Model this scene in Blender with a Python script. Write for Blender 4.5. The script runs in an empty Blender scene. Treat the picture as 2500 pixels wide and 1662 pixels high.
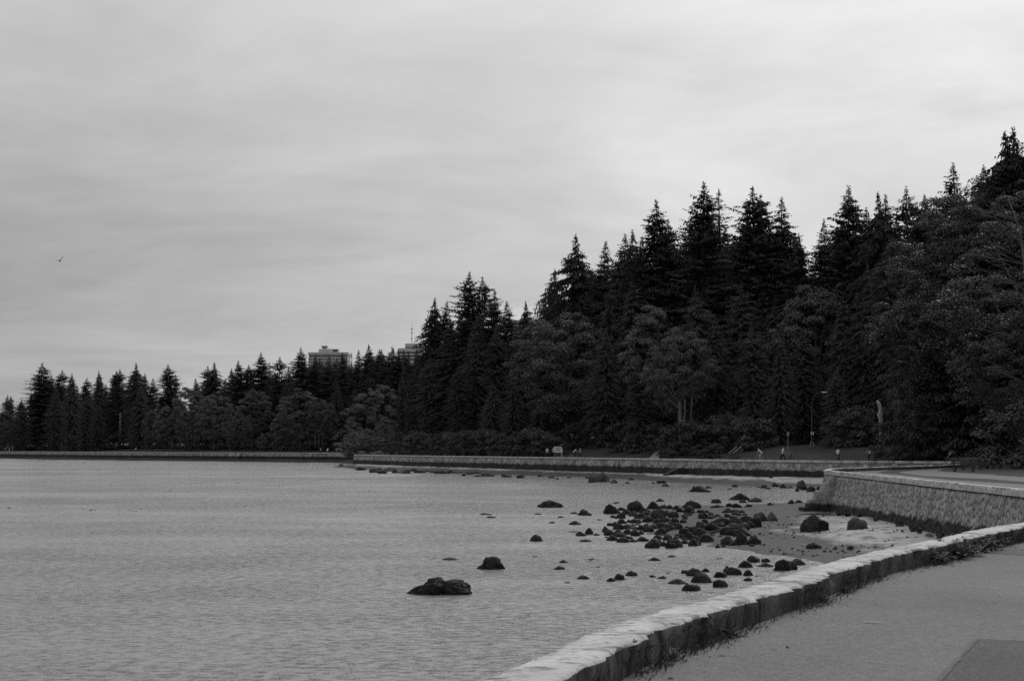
import bpy, math, random
import numpy as np
from mathutils import Vector, Matrix, noise as mnoise
from mathutils.geometry import delaunay_2d_cdt

SC = bpy.context.scene
COL = SC.collection
R = math.radians
# ------------------------------------------------------------------ camera
F = 35.0 / 23.6 * 2500.0           # focal length in photo pixels (photo is 2500 x 1662)
HOR = 1093.0
PITCH = math.atan((HOR - 831.0) / F)
CAMZ = 4.0                         # eye above the water level (z = 0)
PATH = 2.38                        # path level
CAP = 2.63                         # top of the sea wall cap
cam = bpy.data.objects.new('camera', bpy.data.cameras.new('camera'))
COL.objects.link(cam)
cam.location = (0, 0, CAMZ)
cam.rotation_euler = (R(90) + PITCH, 0, 0)
cam.data.lens = 35.0; cam.data.sensor_width = 23.6; cam.data.sensor_fit = 'HORIZONTAL'
cam.data.clip_start = 0.1; cam.data.clip_end = 9000
cam.data.dof.use_dof = True; cam.data.dof.focus_distance = 75; cam.data.dof.aperture_fstop = 5.6
SC.camera = cam
# ------------------------------------------------------------------ world, sun, exposure
SUN_AZ, SUN_EL = 28.0, 33.0        # degrees right of the view, above the horizon; behind cloud
w = bpy.data.worlds.new('World'); SC.world = w; w.use_nodes = True
nt = w.node_tree; N = nt.nodes; L = nt.links; N.clear()
def nd(t, tree=None, **kw):
    n = (tree or nt).nodes.new(t)
    for k, v in kw.items(): setattr(n, k, v)
    return n
def mth(op, a, b=None, c=None, tree=None, clamp=False):
    t = tree or nt
    n = t.nodes.new('ShaderNodeMath'); n.operation = op; n.use_clamp = clamp
    for i, x in enumerate((a, b, c)):
        if x is None: continue
        if isinstance(x, (int, float)): n.inputs[i].default_value = x
        else: t.links.new(x, n.inputs[i])
    return n.outputs[0]
sky = nd('ShaderNodeTexSky'); sky.sky_type = 'NISHITA'; sky.sun_disc = False
sky.sun_elevation = R(SUN_EL); sky.sun_rotation = R(SUN_AZ); sky.dust_density = 4; sky.air_density = 1.5
bw = nd('ShaderNodeRGBToBW'); L.new(sky.outputs[0], bw.inputs[0])
tc = nd('ShaderNodeTexCoord'); sep = nd('ShaderNodeSeparateXYZ'); L.new(tc.outputs['Generated'], sep.inputs[0])
zup = mth('MAXIMUM', sep.outputs[2], 0.0)
den = mth('ADD', zup, 0.20)
px_ = mth('DIVIDE', sep.outputs[0], den); py_ = mth('DIVIDE', sep.outputs[1], den)
cmb = nd('ShaderNodeCombineXYZ'); L.new(px_, cmb.inputs[0]); L.new(py_, cmb.inputs[1])
def cloud(scale, sx, sy, rot, detail, rough, dist, off):
    mp = nd('ShaderNodeMapping'); L.new(cmb.outputs[0], mp.inputs[0])
    mp.inputs['Scale'].default_value = (sx, sy, 1); mp.inputs['Rotation'].default_value = (0, 0, R(rot))
    mp.inputs['Location'].default_value = off
    n = nd('ShaderNodeTexNoise'); L.new(mp.outputs[0], n.inputs['Vector'])
    n.inputs['Scale'].default_value = scale; n.inputs['Detail'].default_value = detail
    n.inputs['Roughness'].default_value = rough; n.inputs['Distortion'].default_value = dist
    return n.outputs[0]
c1 = cloud(1.15, 0.85, 1.0, 16, 6, 0.55, 0.5, (3.6, 0.4, 0))
c2 = cloud(3.4, 0.62, 1.0, 10, 7, 0.58, 0.6, (5.7, 3.2, 0))
csum = mth('ADD', mth('MULTIPLY', mth('SUBTRACT', c1, 0.5), 0.90), mth('MULTIPLY', mth('SUBTRACT', c2, 0.5), 0.45))
sd = Vector((math.sin(R(SUN_AZ)) * math.cos(R(SUN_EL)), math.cos(R(SUN_AZ)) * math.cos(R(SUN_EL)), math.sin(R(SUN_EL))))
dot = nd('ShaderNodeVectorMath', operation='DOT_PRODUCT'); L.new(tc.outputs['Generated'], dot.inputs[0])
dot.inputs[1].default_value = sd
glow = mth('POWER', mth('MAXIMUM', mth('MULTIPLY_ADD', dot.outputs['Value'], 0.5, 0.5), 0.0), 8.0)
lum = mth('ADD', mth('MULTIPLY_ADD', mth('MULTIPLY', zup, zup), 0.45, 0.33), mth('MULTIPLY', glow, 0.55))
lum = mth('MULTIPLY', lum, mth('ADD', csum, 1.0))
lum = mth('MULTIPLY', lum, 10.0)
mixv = mth('ADD', mth('MULTIPLY', bw.outputs[0], 0.06), mth('MULTIPLY', lum, 0.94))
bg = nd('ShaderNodeBackground'); bg.inputs[1].default_value = 0.1
L.new(mixv, bg.inputs[0])
wo = nd('ShaderNodeOutputWorld'); L.new(bg.outputs[0], wo.inputs[0])
sun = bpy.data.objects.new('sun', bpy.data.lights.new('sun', 'SUN')); COL.objects.link(sun)
sun.data.energy = 0.9; sun.data.angle = R(25); sun.data.color = (1, 1, 1)
sun.rotation_euler = (-sd).to_track_quat('-Z', 'Y').to_euler()
vs = SC.view_settings
vs.view_transform = 'Standard'; vs.look = 'None'; vs.exposure = 0; vs.gamma = 1; vs.use_curve_mapping = False
SC.cycles.max_bounces = 5; SC.cycles.diffuse_bounces = 3; SC.cycles.glossy_bounces = 3
SC.cycles.transparent_max_bounces = 4
SC.cycles.sample_clamp_direct = 1.1; SC.cycles.sample_clamp_indirect = 2.0
SC.cycles.use_denoising = False            # keep the fine grain of leaves, ripples and asphalt

# ------------------------------------------------------------------ helpers
def ray(u, v):
    cx = (u - 1250.0) / F; cy = (831.0 - v) / F
    return cx, math.cos(PITCH) - cy * math.sin(PITCH), math.sin(PITCH) + cy * math.cos(PITCH)
def ground(u, v, h):
    x, y, z = ray(u, v); t = (h - CAMZ) / z
    return np.array((x * t, y * t))
def at(u, v, Y):
    x, y, z = ray(u, v); t = Y / y
    return np.array((x * t, Y, CAMZ + z * t))
def tag(o, label=None, cat=None, group=None, kind=None):
    if label: o['label'] = label
    if cat: o['category'] = cat
    if group: o['group'] = group
    if kind: o['kind'] = kind
    return o
def mesh_np(name, v, f, mats, smooth=False, midx=None):
    v = np.asarray(v, dtype=np.float32); f = np.asarray(f, dtype=np.int32)
    m = bpy.data.meshes.new(name)
    k = f.shape[1]
    m.vertices.add(len(v)); m.vertices.foreach_set('co', v.ravel())
    m.loops.add(f.size); m.loops.foreach_set('vertex_index', f.ravel())
    m.polygons.add(len(f)); m.polygons.foreach_set('loop_start', np.arange(0, f.size, k, dtype=np.int32))
    m.update(calc_edges=True)
    if smooth: m.polygons.foreach_set('use_smooth', np.ones(len(f), dtype=bool))
    if midx is not None: m.polygons.foreach_set('material_index', np.asarray(midx, dtype=np.int32))
    for mt in (mats if isinstance(mats, (list, tuple)) else [mats]): m.materials.append(mt)
    return m
class MB:                                     # collects polygons of any size
    def __init__(s): s.v = []; s.f = []
    def add(s, vs, fs):
        o = len(s.v); s.v += [tuple(p) for p in vs]; s.f += [tuple(i + o for i in q) for q in fs]; return s
    def box(s, c, size, rz=0.0, taper=1.0):
        x, y, z = [q / 2 for q in size]; co, si = math.cos(rz), math.sin(rz); P = []
        for k, (a, b, e) in enumerate(((-1,-1,-1),(1,-1,-1),(1,1,-1),(-1,1,-1),(-1,-1,1),(1,-1,1),(1,1,1),(-1,1,1))):
            tt = taper if e > 0 else 1.0
            X, Y = a * x * tt, b * y * tt
            P.append((c[0] + X * co - Y * si, c[1] + X * si + Y * co, c[2] + e * z))
        return s.add(P, ((3,2,1,0),(4,5,6,7),(0,1,5,4),(1,2,6,5),(2,3,7,6),(3,0,4,7)))
    def tube(s, pts, rad, n=8, cap=True):
        pts = [Vector(p) for p in pts]; rad = rad if hasattr(rad, '__len__') else [rad] * len(pts)
        P = []; Fc = []
        for i, p in enumerate(pts):
            d = (pts[min(i + 1, len(pts) - 1)] - pts[max(i - 1, 0)]).normalized()
            a = d.cross(Vector((0.31, 0.17, 0.93)) if abs(d.z) < 0.9 else Vector((1, 0.1, 0))).normalized(); b = d.cross(a)
            for k in range(n):
                t = 2 * math.pi * k / n; P.append(p + (a * math.cos(t) + b * math.sin(t)) * rad[i])
        for i in range(len(pts) - 1):
            for k in range(n):
                Fc.append((i*n+k, i*n+(k+1)%n, (i+1)*n+(k+1)%n, (i+1)*n+k))
        if cap: Fc += [tuple(range(n))[::-1], tuple((len(pts)-1)*n + k for k in range(n))]
        return s.add(P, Fc)
    def mesh(s, name, mat, smooth=False):
        m = bpy.data.meshes.new(name); m.from_pydata(s.v, [], s.f); m.update()
        if smooth: m.polygons.foreach_set('use_smooth', [True] * len(m.polygons))
        for q in (mat if isinstance(mat, (list, tuple)) else [mat]): m.materials.append(q)
        return m
    def build(s, name, mat, parent=None, smooth=False): return link(name, s.mesh(name, mat, smooth), parent)
def link(name, mesh, parent=None, loc=None, rot=None, scale=None):
    o = bpy.data.objects.new(name, mesh); COL.objects.link(o)
    if parent is not None: o.parent = parent
    if loc is not None: o.location = loc
    if rot is not None: o.rotation_euler = rot
    if scale is not None: o.scale = scale
    return o
def empty(name, loc, rz=0.0):
    o = link(name, None, None, loc, (0, 0, rz)); o.empty_display_size = 0.3; return o
ONES = 'zero first second third fourth fifth sixth seventh eighth ninth tenth eleventh twelfth thirteenth fourteenth fifteenth sixteenth seventeenth eighteenth nineteenth'.split()
def ordinal(n):
    if n < 20: return ONES[n]
    t, o = divmod(n, 10); tens = ['', '', 'twent', 'thirt', 'fort', 'fift', 'sixt']
    return tens[t] + 'ieth' if o == 0 else tens[t] + 'y ' + ONES[o]

# ------------------------------------------------------------------ materials (all grey: the photograph is black and white)
def grey(v): return (v, v, v, 1)
def mat(name, lo, hi, scale=1.0, rough=0.85, detail=6, bump=0.0, bscale=None, stretch=(1,1,1), rand=0.0, spec=0.3, coord='Object', ramp=(0.35, 0.65)):
    m = bpy.data.materials.new(name); m.use_nodes = True; t = m.node_tree
    p = t.nodes['Principled BSDF']; p.inputs['Roughness'].default_value = rough
    p.inputs['Specular IOR Level'].default_value = spec
    c = t.nodes.new('ShaderNodeTexCoord'); mp = t.nodes.new('ShaderNodeMapping'); mp.inputs['Scale'].default_value = stretch
    if coord == 'World':
        g = t.nodes.new('ShaderNodeNewGeometry'); t.links.new(g.outputs['Position'], mp.inputs[0])
    else: t.links.new(c.outputs[coord], mp.inputs[0])
    n = t.nodes.new('ShaderNodeTexNoise'); n.inputs['Scale'].default_value = scale; n.inputs['Detail'].default_value = detail
    n.inputs['Roughness'].default_value = 0.6
    t.links.new(mp.outputs[0], n.inputs['Vector'])
    rp = t.nodes.new('ShaderNodeMapRange'); rp.inputs[1].default_value = ramp[0]; rp.inputs[2].default_value = ramp[1]
    rp.inputs[3].default_value = lo; rp.inputs[4].default_value = hi
    t.links.new(n.outputs[0], rp.inputs[0]); col = rp.outputs[0]
    if rand:
        oi = t.nodes.new('ShaderNodeObjectInfo')
        k = mth('MULTIPLY_ADD', oi.outputs['Random'], 2 * rand, 1 - rand, tree=t); col = mth('MULTIPLY', col, k, tree=t)
    t.links.new(col, p.inputs['Base Color'])
    if bump:
        b = t.nodes.new('ShaderNodeBump'); b.inputs['Strength'].default_value = bump; b.inputs['Distance'].default_value = 0.05
        nb = t.nodes.new('ShaderNodeTexNoise'); nb.inputs['Scale'].default_value = bscale or scale * 4; nb.inputs['Detail'].default_value = 6
        t.links.new(mp.outputs[0], nb.inputs['Vector']); t.links.new(nb.outputs[0], b.inputs['Height']); t.links.new(b.outputs[0], p.inputs['Normal'])
    m['col'] = 0
    return m
def hook(m):
    t = m.node_tree; p = t.nodes['Principled BSDF']; return t, p, p.inputs['Base Color'].links[0].from_socket
M = {}
M['fir'] = mat('dark fir needles', 0.030, 0.066, 0.9, 0.75, 3, rand=0.30, spec=0.2)
M['cedar'] = mat('cedar foliage', 0.036, 0.105, 0.5, 0.75, 3, rand=0.25, spec=0.2)
M['maple'] = mat('maple leaves', 0.060, 0.16, 0.45, 0.65, 3, rand=0.22, spec=0.3)
M['pale'] = mat('pale willow leaves', 0.08, 0.15, 0.7, 0.7, 3, rand=0.15, spec=0.3)
M['glossleaf'] = mat('glossy alder leaves', 0.036, 0.080, 1.2, 0.45, 3, rand=0.2, spec=0.5)
for k_ in ('fir', 'cedar', 'maple', 'pale', 'glossleaf'):      # thin leaves let some light through
    t, p, col = hook(M[k_]); tl = t.nodes.new('ShaderNodeBsdfTranslucent'); mx = t.nodes.new('ShaderNodeMixShader'); mx.inputs[0].default_value = 0.10 if k_ in ('fir', 'cedar') else 0.16
    t.links.new(col, tl.inputs[0]); t.links.new(p.outputs[0], mx.inputs[1]); t.links.new(tl.outputs[0], mx.inputs[2])
    t.links.new(mx.outputs[0], [q for q in t.nodes if q.type == 'OUTPUT_MATERIAL'][0].inputs[0])
M['bark'] = mat('bark', 0.05, 0.11, 2.5, 0.9, 5, stretch=(1, 1, 0.2), bump=0.6)
M['palebark'] = mat('pale bark', 0.09, 0.17, 2.0, 0.9, 5, stretch=(1, 1, 0.3), bump=0.5)
M['deadwood'] = mat('bleached dead wood', 0.30, 0.50, 1.6, 0.85, 5, stretch=(1, 1, 0.15), bump=0.5)
M['asphalt'] = mat('worn asphalt', 0.142, 0.205, 0.35, 0.9, 8, ramp=(0.3, 0.7), spec=0.2)
M['patch'] = mat('newer asphalt', 0.085, 0.115, 0.5, 0.9, 8, ramp=(0.3, 0.7), spec=0.2)
for k_, amt in (('asphalt', 0.30), ('patch', 0.34)):     # aggregate speckle, fine and coarse
    t, p, col = hook(M[k_])
    g = t.nodes.new('ShaderNodeNewGeometry')
    n1 = t.nodes.new('ShaderNodeTexNoise'); n1.inputs['Scale'].default_value = 48; n1.inputs['Detail'].default_value = 2
    n2 = t.nodes.new('ShaderNodeTexNoise'); n2.inputs['Scale'].default_value = 15; n2.inputs['Detail'].default_value = 3
    t.links.new(g.outputs['Position'], n1.inputs['Vector']); t.links.new(g.outputs['Position'], n2.inputs['Vector'])
    s_ = mth('ADD', mth('MULTIPLY', mth('SUBTRACT', n1.outputs[0], 0.5, tree=t), amt * 5.5, tree=t), mth('MULTIPLY', mth('SUBTRACT', n2.outputs[0], 0.5, tree=t), amt * 2.2, tree=t), tree=t)
    col2 = mth('MULTIPLY', col, mth('ADD', s_, 1.0, tree=t), tree=t); t.links.new(col2, p.inputs['Base Color'])
    b = t.nodes.new('ShaderNodeBump'); b.inputs['Strength'].default_value = 0.5; b.inputs['Distance'].default_value = 0.006
    t.links.new(n1.outputs[0], b.inputs['Height']); t.links.new(b.outputs[0], p.inputs['Normal'])
M['capstone'] = mat('pale granite cap', 0.42, 0.62, 2.2, 0.9, 8, bump=0.5, bscale=14, coord='World', ramp=(0.3, 0.62))
t, p, col = hook(M['capstone'])                          # dark lichen and dirt streaks
g = t.nodes.new('ShaderNodeNewGeometry'); mp = t.nodes.new('ShaderNodeMapping'); mp.inputs['Scale'].default_value = (2.2, 3.4, 3.0)
t.links.new(g.outputs['Position'], mp.inputs[0])
nl = t.nodes.new('ShaderNodeTexNoise'); nl.inputs['Scale'].default_value = 2.6; nl.inputs['Detail'].default_value = 9; nl.inputs['Roughness'].default_value = 0.72
t.links.new(mp.outputs[0], nl.inputs['Vector'])
mr = t.nodes.new('ShaderNodeMapRange'); mr.inputs[1].default_value = 0.50; mr.inputs[2].default_value = 0.64; mr.inputs[3].default_value = 1.0; mr.inputs[4].default_value = 0.25
t.links.new(nl.outputs[0], mr.inputs[0]); t.links.new(mth('MULTIPLY', col, mr.outputs[0], tree=t), p.inputs['Base Color'])
M['farcap'] = mat('pale concrete cap', 0.34, 0.50, 0.8, 0.9, 6, coord='World')
def wall_mat(name, lo, hi, scale, tide, stretch=(1,1,1), cell=None, lower=None):
    m = mat(name, lo, hi, scale, 0.9, 6, bump=0.5, bscale=scale * 3, stretch=stretch, coord='World')
    t, p, col = hook(m)
    g = t.nodes.new('ShaderNodeNewGeometry'); s = t.nodes.new('ShaderNodeSeparateXYZ'); t.links.new(g.outputs['Position'], s.inputs[0])
    if cell:
        v = t.nodes.new('ShaderNodeTexVoronoi'); v.inputs['Scale'].default_value = cell
        v2 = t.nodes.new('ShaderNodeTexVoronoi'); v2.feature = 'DISTANCE_TO_EDGE'; v2.inputs['Scale'].default_value = cell
        t.links.new(g.outputs['Position'], v.inputs['Vector']); t.links.new(g.outputs['Position'], v2.inputs['Vector'])
        rb = t.nodes.new('ShaderNodeRGBToBW'); t.links.new(v.outputs['Color'], rb.inputs[0])
        col = mth('MULTIPLY', col, mth('MULTIPLY_ADD', rb.outputs[0], 1.1, 0.45, tree=t), tree=t)
        e = t.nodes.new('ShaderNodeMapRange'); e.inputs[1].default_value = 0.0; e.inputs[2].default_value = 0.10; e.inputs[3].default_value = 0.45; e.inputs[4].default_value = 1
        t.links.new(v2.outputs['Distance'], e.inputs[0]); col = mth('MULTIPLY', col, e.outputs[0], tree=t)
    n = t.nodes.new('ShaderNodeTexNoise'); n.inputs['Scale'].default_value = 1.2; n.inputs['Detail'].default_value = 6
    t.links.new(g.outputs['Position'], n.inputs['Vector'])
    zz = mth('ADD', s.outputs[2], mth('MULTIPLY', mth('SUBTRACT', n.outputs[0], 0.5, tree=t), 0.7, tree=t), tree=t)
    if lower is not None: zz = mth('ADD', zz, mth('MULTIPLY', mth('SUBTRACT', s.outputs[1], 62.0, tree=t), 0.010, tree=t), tree=t)
    k = t.nodes.new('ShaderNodeMapRange'); k.inputs[1].default_value = tide - 0.06; k.inputs[2].default_value = tide + 0.10
    k.inputs[3].default_value = 0.10; k.inputs[4].default_value = 1.0
    t.links.new(zz, k.inputs[0]); f = k.outputs[0]
    if lower is not None:
        k2 = t.nodes.new('ShaderNodeMapRange'); k2.inputs[1].default_value = lower - 0.05; k2.inputs[2].default_value = lower + 0.08
        k2.inputs[3].default_value = 0.8; k2.inputs[4].default_value = 0.0
        t.links.new(zz, k2.inputs[0]); f = mth('MAXIMUM', f, k2.outputs[0], tree=t)
    t.links.new(mth('MULTIPLY', col, f, tree=t), p.inputs['Base Color'])
    return m
M['wallstone'] = wall_mat('granite wall stones with algae band', 0.18, 0.42, 1.4, 1.05, lower=0.55)
M['mortar'] = wall_mat('wall mortar', 0.09, 0.14, 2.0, 1.05, lower=0.55)
M['farwall'] = wall_mat('far rubble wall', 0.17, 0.33, 0.5, 1.5, cell=2.2)
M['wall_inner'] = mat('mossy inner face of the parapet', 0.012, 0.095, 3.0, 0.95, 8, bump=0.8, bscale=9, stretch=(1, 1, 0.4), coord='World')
M['rock'] = mat('weedy dark boulder', 0.008, 0.034, 2.2, 0.7, 9, bump=0.9, bscale=7, rand=0.25, spec=0.15, coord='World', ramp=(0.38, 0.75))
t, p, col = hook(M['rock'])                               # barnacle and weed speckle
g = t.nodes.new('ShaderNodeNewGeometry'); v_ = t.nodes.new('ShaderNodeTexNoise'); v_.inputs['Scale'].default_value = 11; v_.inputs['Detail'].default_value = 6; v_.inputs['Roughness'].default_value = .75
t.links.new(g.outputs['Position'], v_.inputs['Vector']); k = t.nodes.new('ShaderNodeMapRange'); k.inputs[1].default_value = .56; k.inputs[2].default_value = .72; k.inputs[3].default_value = 0; k.inputs[4].default_value = .15
t.links.new(v_.outputs[0], k.inputs[0]); t.links.new(mth('ADD', col, k.outputs[0], tree=t), p.inputs['Base Color'])
M['rockpale'] = mat('barnacled boulder', 0.03, 0.11, 2.0, 0.85, 9, bump=0.8, bscale=7, rand=0.2, coord='World', ramp=(0.38, 0.68))
M['grass'] = mat('rough grass blades', 0.05, 0.11, 3, 0.8, 3, coord='World')
M['weed'] = mat('weed leaves', 0.08, 0.18, 3, 0.7, 3, rand=0.2, coord='World')
M['drygrass'] = mat('dry grass and moss', 0.03, 0.10, 5, 0.9, 4, coord='World')
M['lawn'] = mat('mown lawn', 0.028, 0.045, 0.6, 0.95, 6, coord='World')
M['white'] = mat('white paint', 0.62, 0.78, 2, 0.6, 3)
M['lightcloth'] = mat('pale cloth', 0.45, 0.60, 6, 0.9, 3)
M['midcloth'] = mat('grey cloth', 0.16, 0.24, 6, 0.9, 3)
M['darkcloth'] = mat('dark cloth', 0.02, 0.04, 6, 0.9, 3)
M['skin'] = mat('skin', 0.30, 0.38, 6, 0.6, 3)
M['hair'] = mat('hair', 0.02, 0.05, 9, 0.7, 3)
M['darkmetal'] = mat('dark metal', 0.03, 0.05, 3, 0.5, 3, spec=0.5)
M['greymetal'] = mat('galvanised metal', 0.28, 0.40, 3, 0.5, 4, spec=0.5)
M['lamppost'] = mat('dull lamp post paint', 0.07, 0.11, 3, 0.7, 3)
M['wood'] = mat('weathered bench timber', 0.06, 0.12, 3, 0.8, 5, stretch=(0.3, 3, 3))
M['paletimber'] = mat('bleached timber', 0.22, 0.34, 3, 0.8, 5)
M['concrete'] = mat('pale concrete', 0.30, 0.40, 0.15, 0.9, 5)
M['tower'] = mat('pale tower concrete', 0.46, 0.58, 0.15, 0.9, 5)
M['glass'] = mat('dark window glass', 0.025, 0.045, 0.3, 0.15, 2, spec=0.6)
M['dirt'] = mat('forest path', 0.16, 0.24, 0.6, 0.95, 5, coord='World')
# land: lawn near the path, needle litter inside the wood
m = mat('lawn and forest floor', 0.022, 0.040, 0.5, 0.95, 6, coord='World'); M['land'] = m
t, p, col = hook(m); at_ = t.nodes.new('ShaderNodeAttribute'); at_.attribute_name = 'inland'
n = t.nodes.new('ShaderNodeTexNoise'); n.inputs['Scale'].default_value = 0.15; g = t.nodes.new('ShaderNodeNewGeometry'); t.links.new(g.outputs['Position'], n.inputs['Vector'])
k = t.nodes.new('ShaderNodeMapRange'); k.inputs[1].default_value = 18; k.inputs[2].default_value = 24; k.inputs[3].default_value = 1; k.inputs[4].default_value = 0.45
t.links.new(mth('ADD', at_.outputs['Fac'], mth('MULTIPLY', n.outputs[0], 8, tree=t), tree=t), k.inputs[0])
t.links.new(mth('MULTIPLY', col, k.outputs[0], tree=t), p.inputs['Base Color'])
# beach: pale dry sand, dark wet sand and weed by height above the water
m = mat('tidal sand', 0.30, 0.44, 0.7, 0.85, 8, bump=0.4, bscale=3, coord='World'); M['sand'] = m
t, p, col = hook(m); g = t.nodes.new('ShaderNodeNewGeometry'); s = t.nodes.new('ShaderNodeSeparateXYZ'); t.links.new(g.outputs['Position'], s.inputs[0])
n = t.nodes.new('ShaderNodeTexNoise'); n.inputs['Scale'].default_value = 0.45; n.inputs['Detail'].default_value = 9; n.inputs['Roughness'].default_value = 0.65
mp = t.nodes.new('ShaderNodeMapping'); mp.inputs['Scale'].default_value = (1.0, 0.45, 1); t.links.new(g.outputs['Position'], mp.inputs[0]); t.links.new(mp.outputs[0], n.inputs['Vector'])
zz = mth('ADD', s.outputs[2], mth('MULTIPLY', mth('SUBTRACT', n.outputs[0], 0.5, tree=t), 0.62, tree=t), tree=t)
k = t.nodes.new('ShaderNodeMapRange'); k.inputs[1].default_value = 0.20; k.inputs[2].default_value = 0.34; k.inputs[3].default_value = 0.13; k.inputs[4].default_value = 1
t.links.new(zz, k.inputs[0])
n3 = t.nodes.new('ShaderNodeTexNoise'); n3.inputs['Scale'].default_value = 1.6; n3.inputs['Detail'].default_value = 9; n3.inputs['Roughness'].default_value = 0.7
t.links.new(mp.outputs[0], n3.inputs['Vector'])
k3 = t.nodes.new('ShaderNodeMapRange'); k3.inputs[1].default_value = 0.52; k3.inputs[2].default_value = 0.64; k3.inputs[3].default_value = 1; k3.inputs[4].default_value = 0.28
t.links.new(n3.outputs[0], k3.inputs[0])
t.links.new(mth('MULTIPLY', mth('MULTIPLY', col, k.outputs[0], tree=t), k3.outputs[0], tree=t), p.inputs['Base Color'])
k4 = t.nodes.new('ShaderNodeMapRange'); k4.inputs[1].default_value = 0.16; k4.inputs[2].default_value = 0.36; k4.inputs[3].default_value = 0.62; k4.inputs[4].default_value = 0.9
t.links.new(zz, k4.inputs[0]); t.links.new(k4.outputs[0], p.inputs['Roughness']); p.inputs['Specular IOR Level'].default_value = 0.12
m = M['sand'].copy(); m.name = 'far tidal sand'; M['farsand'] = m
for q in m.node_tree.nodes:
    if q.type == 'MAP_RANGE' and abs(q.inputs[1].default_value - .20) < .001 or (q.type == 'MAP_RANGE' and abs(q.inputs[1].default_value - .16) < .001): q.inputs[1].default_value = .42; q.inputs[2].default_value = .62
M['foreshore'] = mat('weedy dark foreshore', 0.010, 0.045, 0.3, 0.95, 6, coord='World', spec=0.05)
# water
m = bpy.data.materials.new('sea water'); m.use_nodes = True; M['water'] = m; t = m.node_tree; p = t.nodes['Principled BSDF']
p.inputs['Base Color'].default_value = grey(0.225); p.inputs['Roughness'].default_value = 0.11; p.inputs['IOR'].default_value = 1.42
g = t.nodes.new('ShaderNodeNewGeometry')
def wnoise(scale, sx, sy, rot, det, rough=0.55):
    mp = t.nodes.new('ShaderNodeMapping'); mp.inputs['Scale'].default_value = (sx, sy, 1); mp.inputs['Rotation'].default_value = (0, 0, R(rot))
    t.links.new(g.outputs['Position'], mp.inputs[0])
    n = t.nodes.new('ShaderNodeTexNoise'); n.inputs['Scale'].default_value = scale; n.inputs['Detail'].default_value = det; n.inputs['Roughness'].default_value = rough
    t.links.new(mp.outputs[0], n.inputs['Vector']); return n.outputs[0]
wa = wnoise(4.6, 0.62, 1.0, 8, 3, .6); wb = wnoise(1.1, 0.6, 1.0, -10, 2); wc = wnoise(9.0, 0.7, 1.0, 15, 2)
calm = wnoise(0.035, 0.30, 1.0, 4, 4)
amp = t.nodes.new('ShaderNodeMapRange'); amp.inputs[1].default_value = 0.32; amp.inputs[2].default_value = 0.66; amp.inputs[3].default_value = 0.18; amp.inputs[4].default_value = 1.0
t.links.new(calm, amp.inputs[0])
h = mth('ADD', mth('MULTIPLY', mth('POWER', mth('MULTIPLY', wa, 1.6, tree=t), 5.0, tree=t), 0.042, tree=t), mth('ADD', mth('MULTIPLY', wb, 0.09, tree=t), mth('MULTIPLY', wc, 0.004, tree=t), tree=t), tree=t)
gust = wnoise(0.22, 0.6, 1.0, 20, 4, .6); am2 = t.nodes.new('ShaderNodeMapRange'); am2.inputs[1].default_value = 0.3; am2.inputs[2].default_value = 0.7; am2.inputs[3].default_value = 0.45; am2.inputs[4].default_value = 1.35
t.links.new(gust, am2.inputs[0])
h = mth('MULTIPLY', mth('MULTIPLY', h, amp.outputs[0], tree=t), am2.outputs[0], tree=t)
sy_ = t.nodes.new('ShaderNodeSeparateXYZ'); t.links.new(g.outputs['Position'], sy_.inputs[0])
h = mth('ADD', h, mth('MULTIPLY', sy_.outputs[1], 0.11, tree=t), tree=t)      # reflection steered in the bump: constant tilt towards the camera mirrors higher, brighter sky
b = t.nodes.new('ShaderNodeBump'); b.inputs['Strength'].default_value = 1.0; b.inputs['Distance'].default_value = 1.0
t.links.new(h, b.inputs['Height']); t.links.new(b.outputs[0], p.inputs['Normal'])

# ------------------------------------------------------------------ plan of the sea wall (outer edge of the cap)
def catmull(P, step):
    P = [np.array(q, float) for q in P]; out = []
    for i in range(len(P) - 1):
        p0 = P[max(i - 1, 0)]; p1 = P[i]; p2 = P[i + 1]; p3 = P[min(i + 2, len(P) - 1)]
        n = max(2, int(np.linalg.norm(p2 - p1) / step))
        for k in range(n):
            s = k / n
            out.append(0.5 * ((2 * p1) + (-p0 + p2) * s + (2*p0 - 5*p1 + 4*p2 - p3) * s*s + (-p0 + 3*p1 - 3*p2 + p3) * s**3))
    out.append(P[-1]); return np.array(out)
G = lambda u, v: ground(u, v, CAP)
near_pts = [(-7.5, -14), (-4.6, -4), (-2.2, 4.0)] + [G(1180, 1662), G(1506, 1523), G(1866, 1420), G(2015, 1374), G(2125, 1347), G(2263, 1320), G(2360, 1298), G(2500, 1274)]
n_ = near_pts[-1]
prom_front = [(13.2, 34.5), (15.9, 41.5), G(2500, 1195), G(2401, 1185), G(2263, 1172), G(2125, 1158), G(2030, 1149.5)]
tip = [G(2013, 1147.2), G(2018, 1144.8), G(2036, 1142.8)]
prom_back = [G(2151, 1139), G(2266, 1136), G(2335, 1132.5), G(2380, 1129), (47.0, 148.0), (46.5, 153.5)]
far_pts = [(43.0, 158.5), (30.5, 170), (14.5, 208), (-4, 249), (-20, 284), (-33, 318)]
back_pts = [(-31, 324), (-26, 345), (-27, 385), (-36, 412)]
left_pts = [(-47.5, 430), (-97, 480), (-140, 525), (-212, 622), (-330, 760), (-600, 980)]
near_c = catmull(near_pts + prom_front + tip + prom_back + far_pts, 0.5)
far_c = catmull([far_pts[-1]] + back_pts + left_pts, 2.5)
WALL = np.vstack([near_c, far_c[1:]])
def normals(C):                                        # pointing to the sea
    T = np.gradient(C, axis=0); T /= np.linalg.norm(T, axis=1)[:, None] + 1e-9
    return np.stack([-T[:, 1], T[:, 0]], 1)
WN = normals(WALL)
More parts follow.
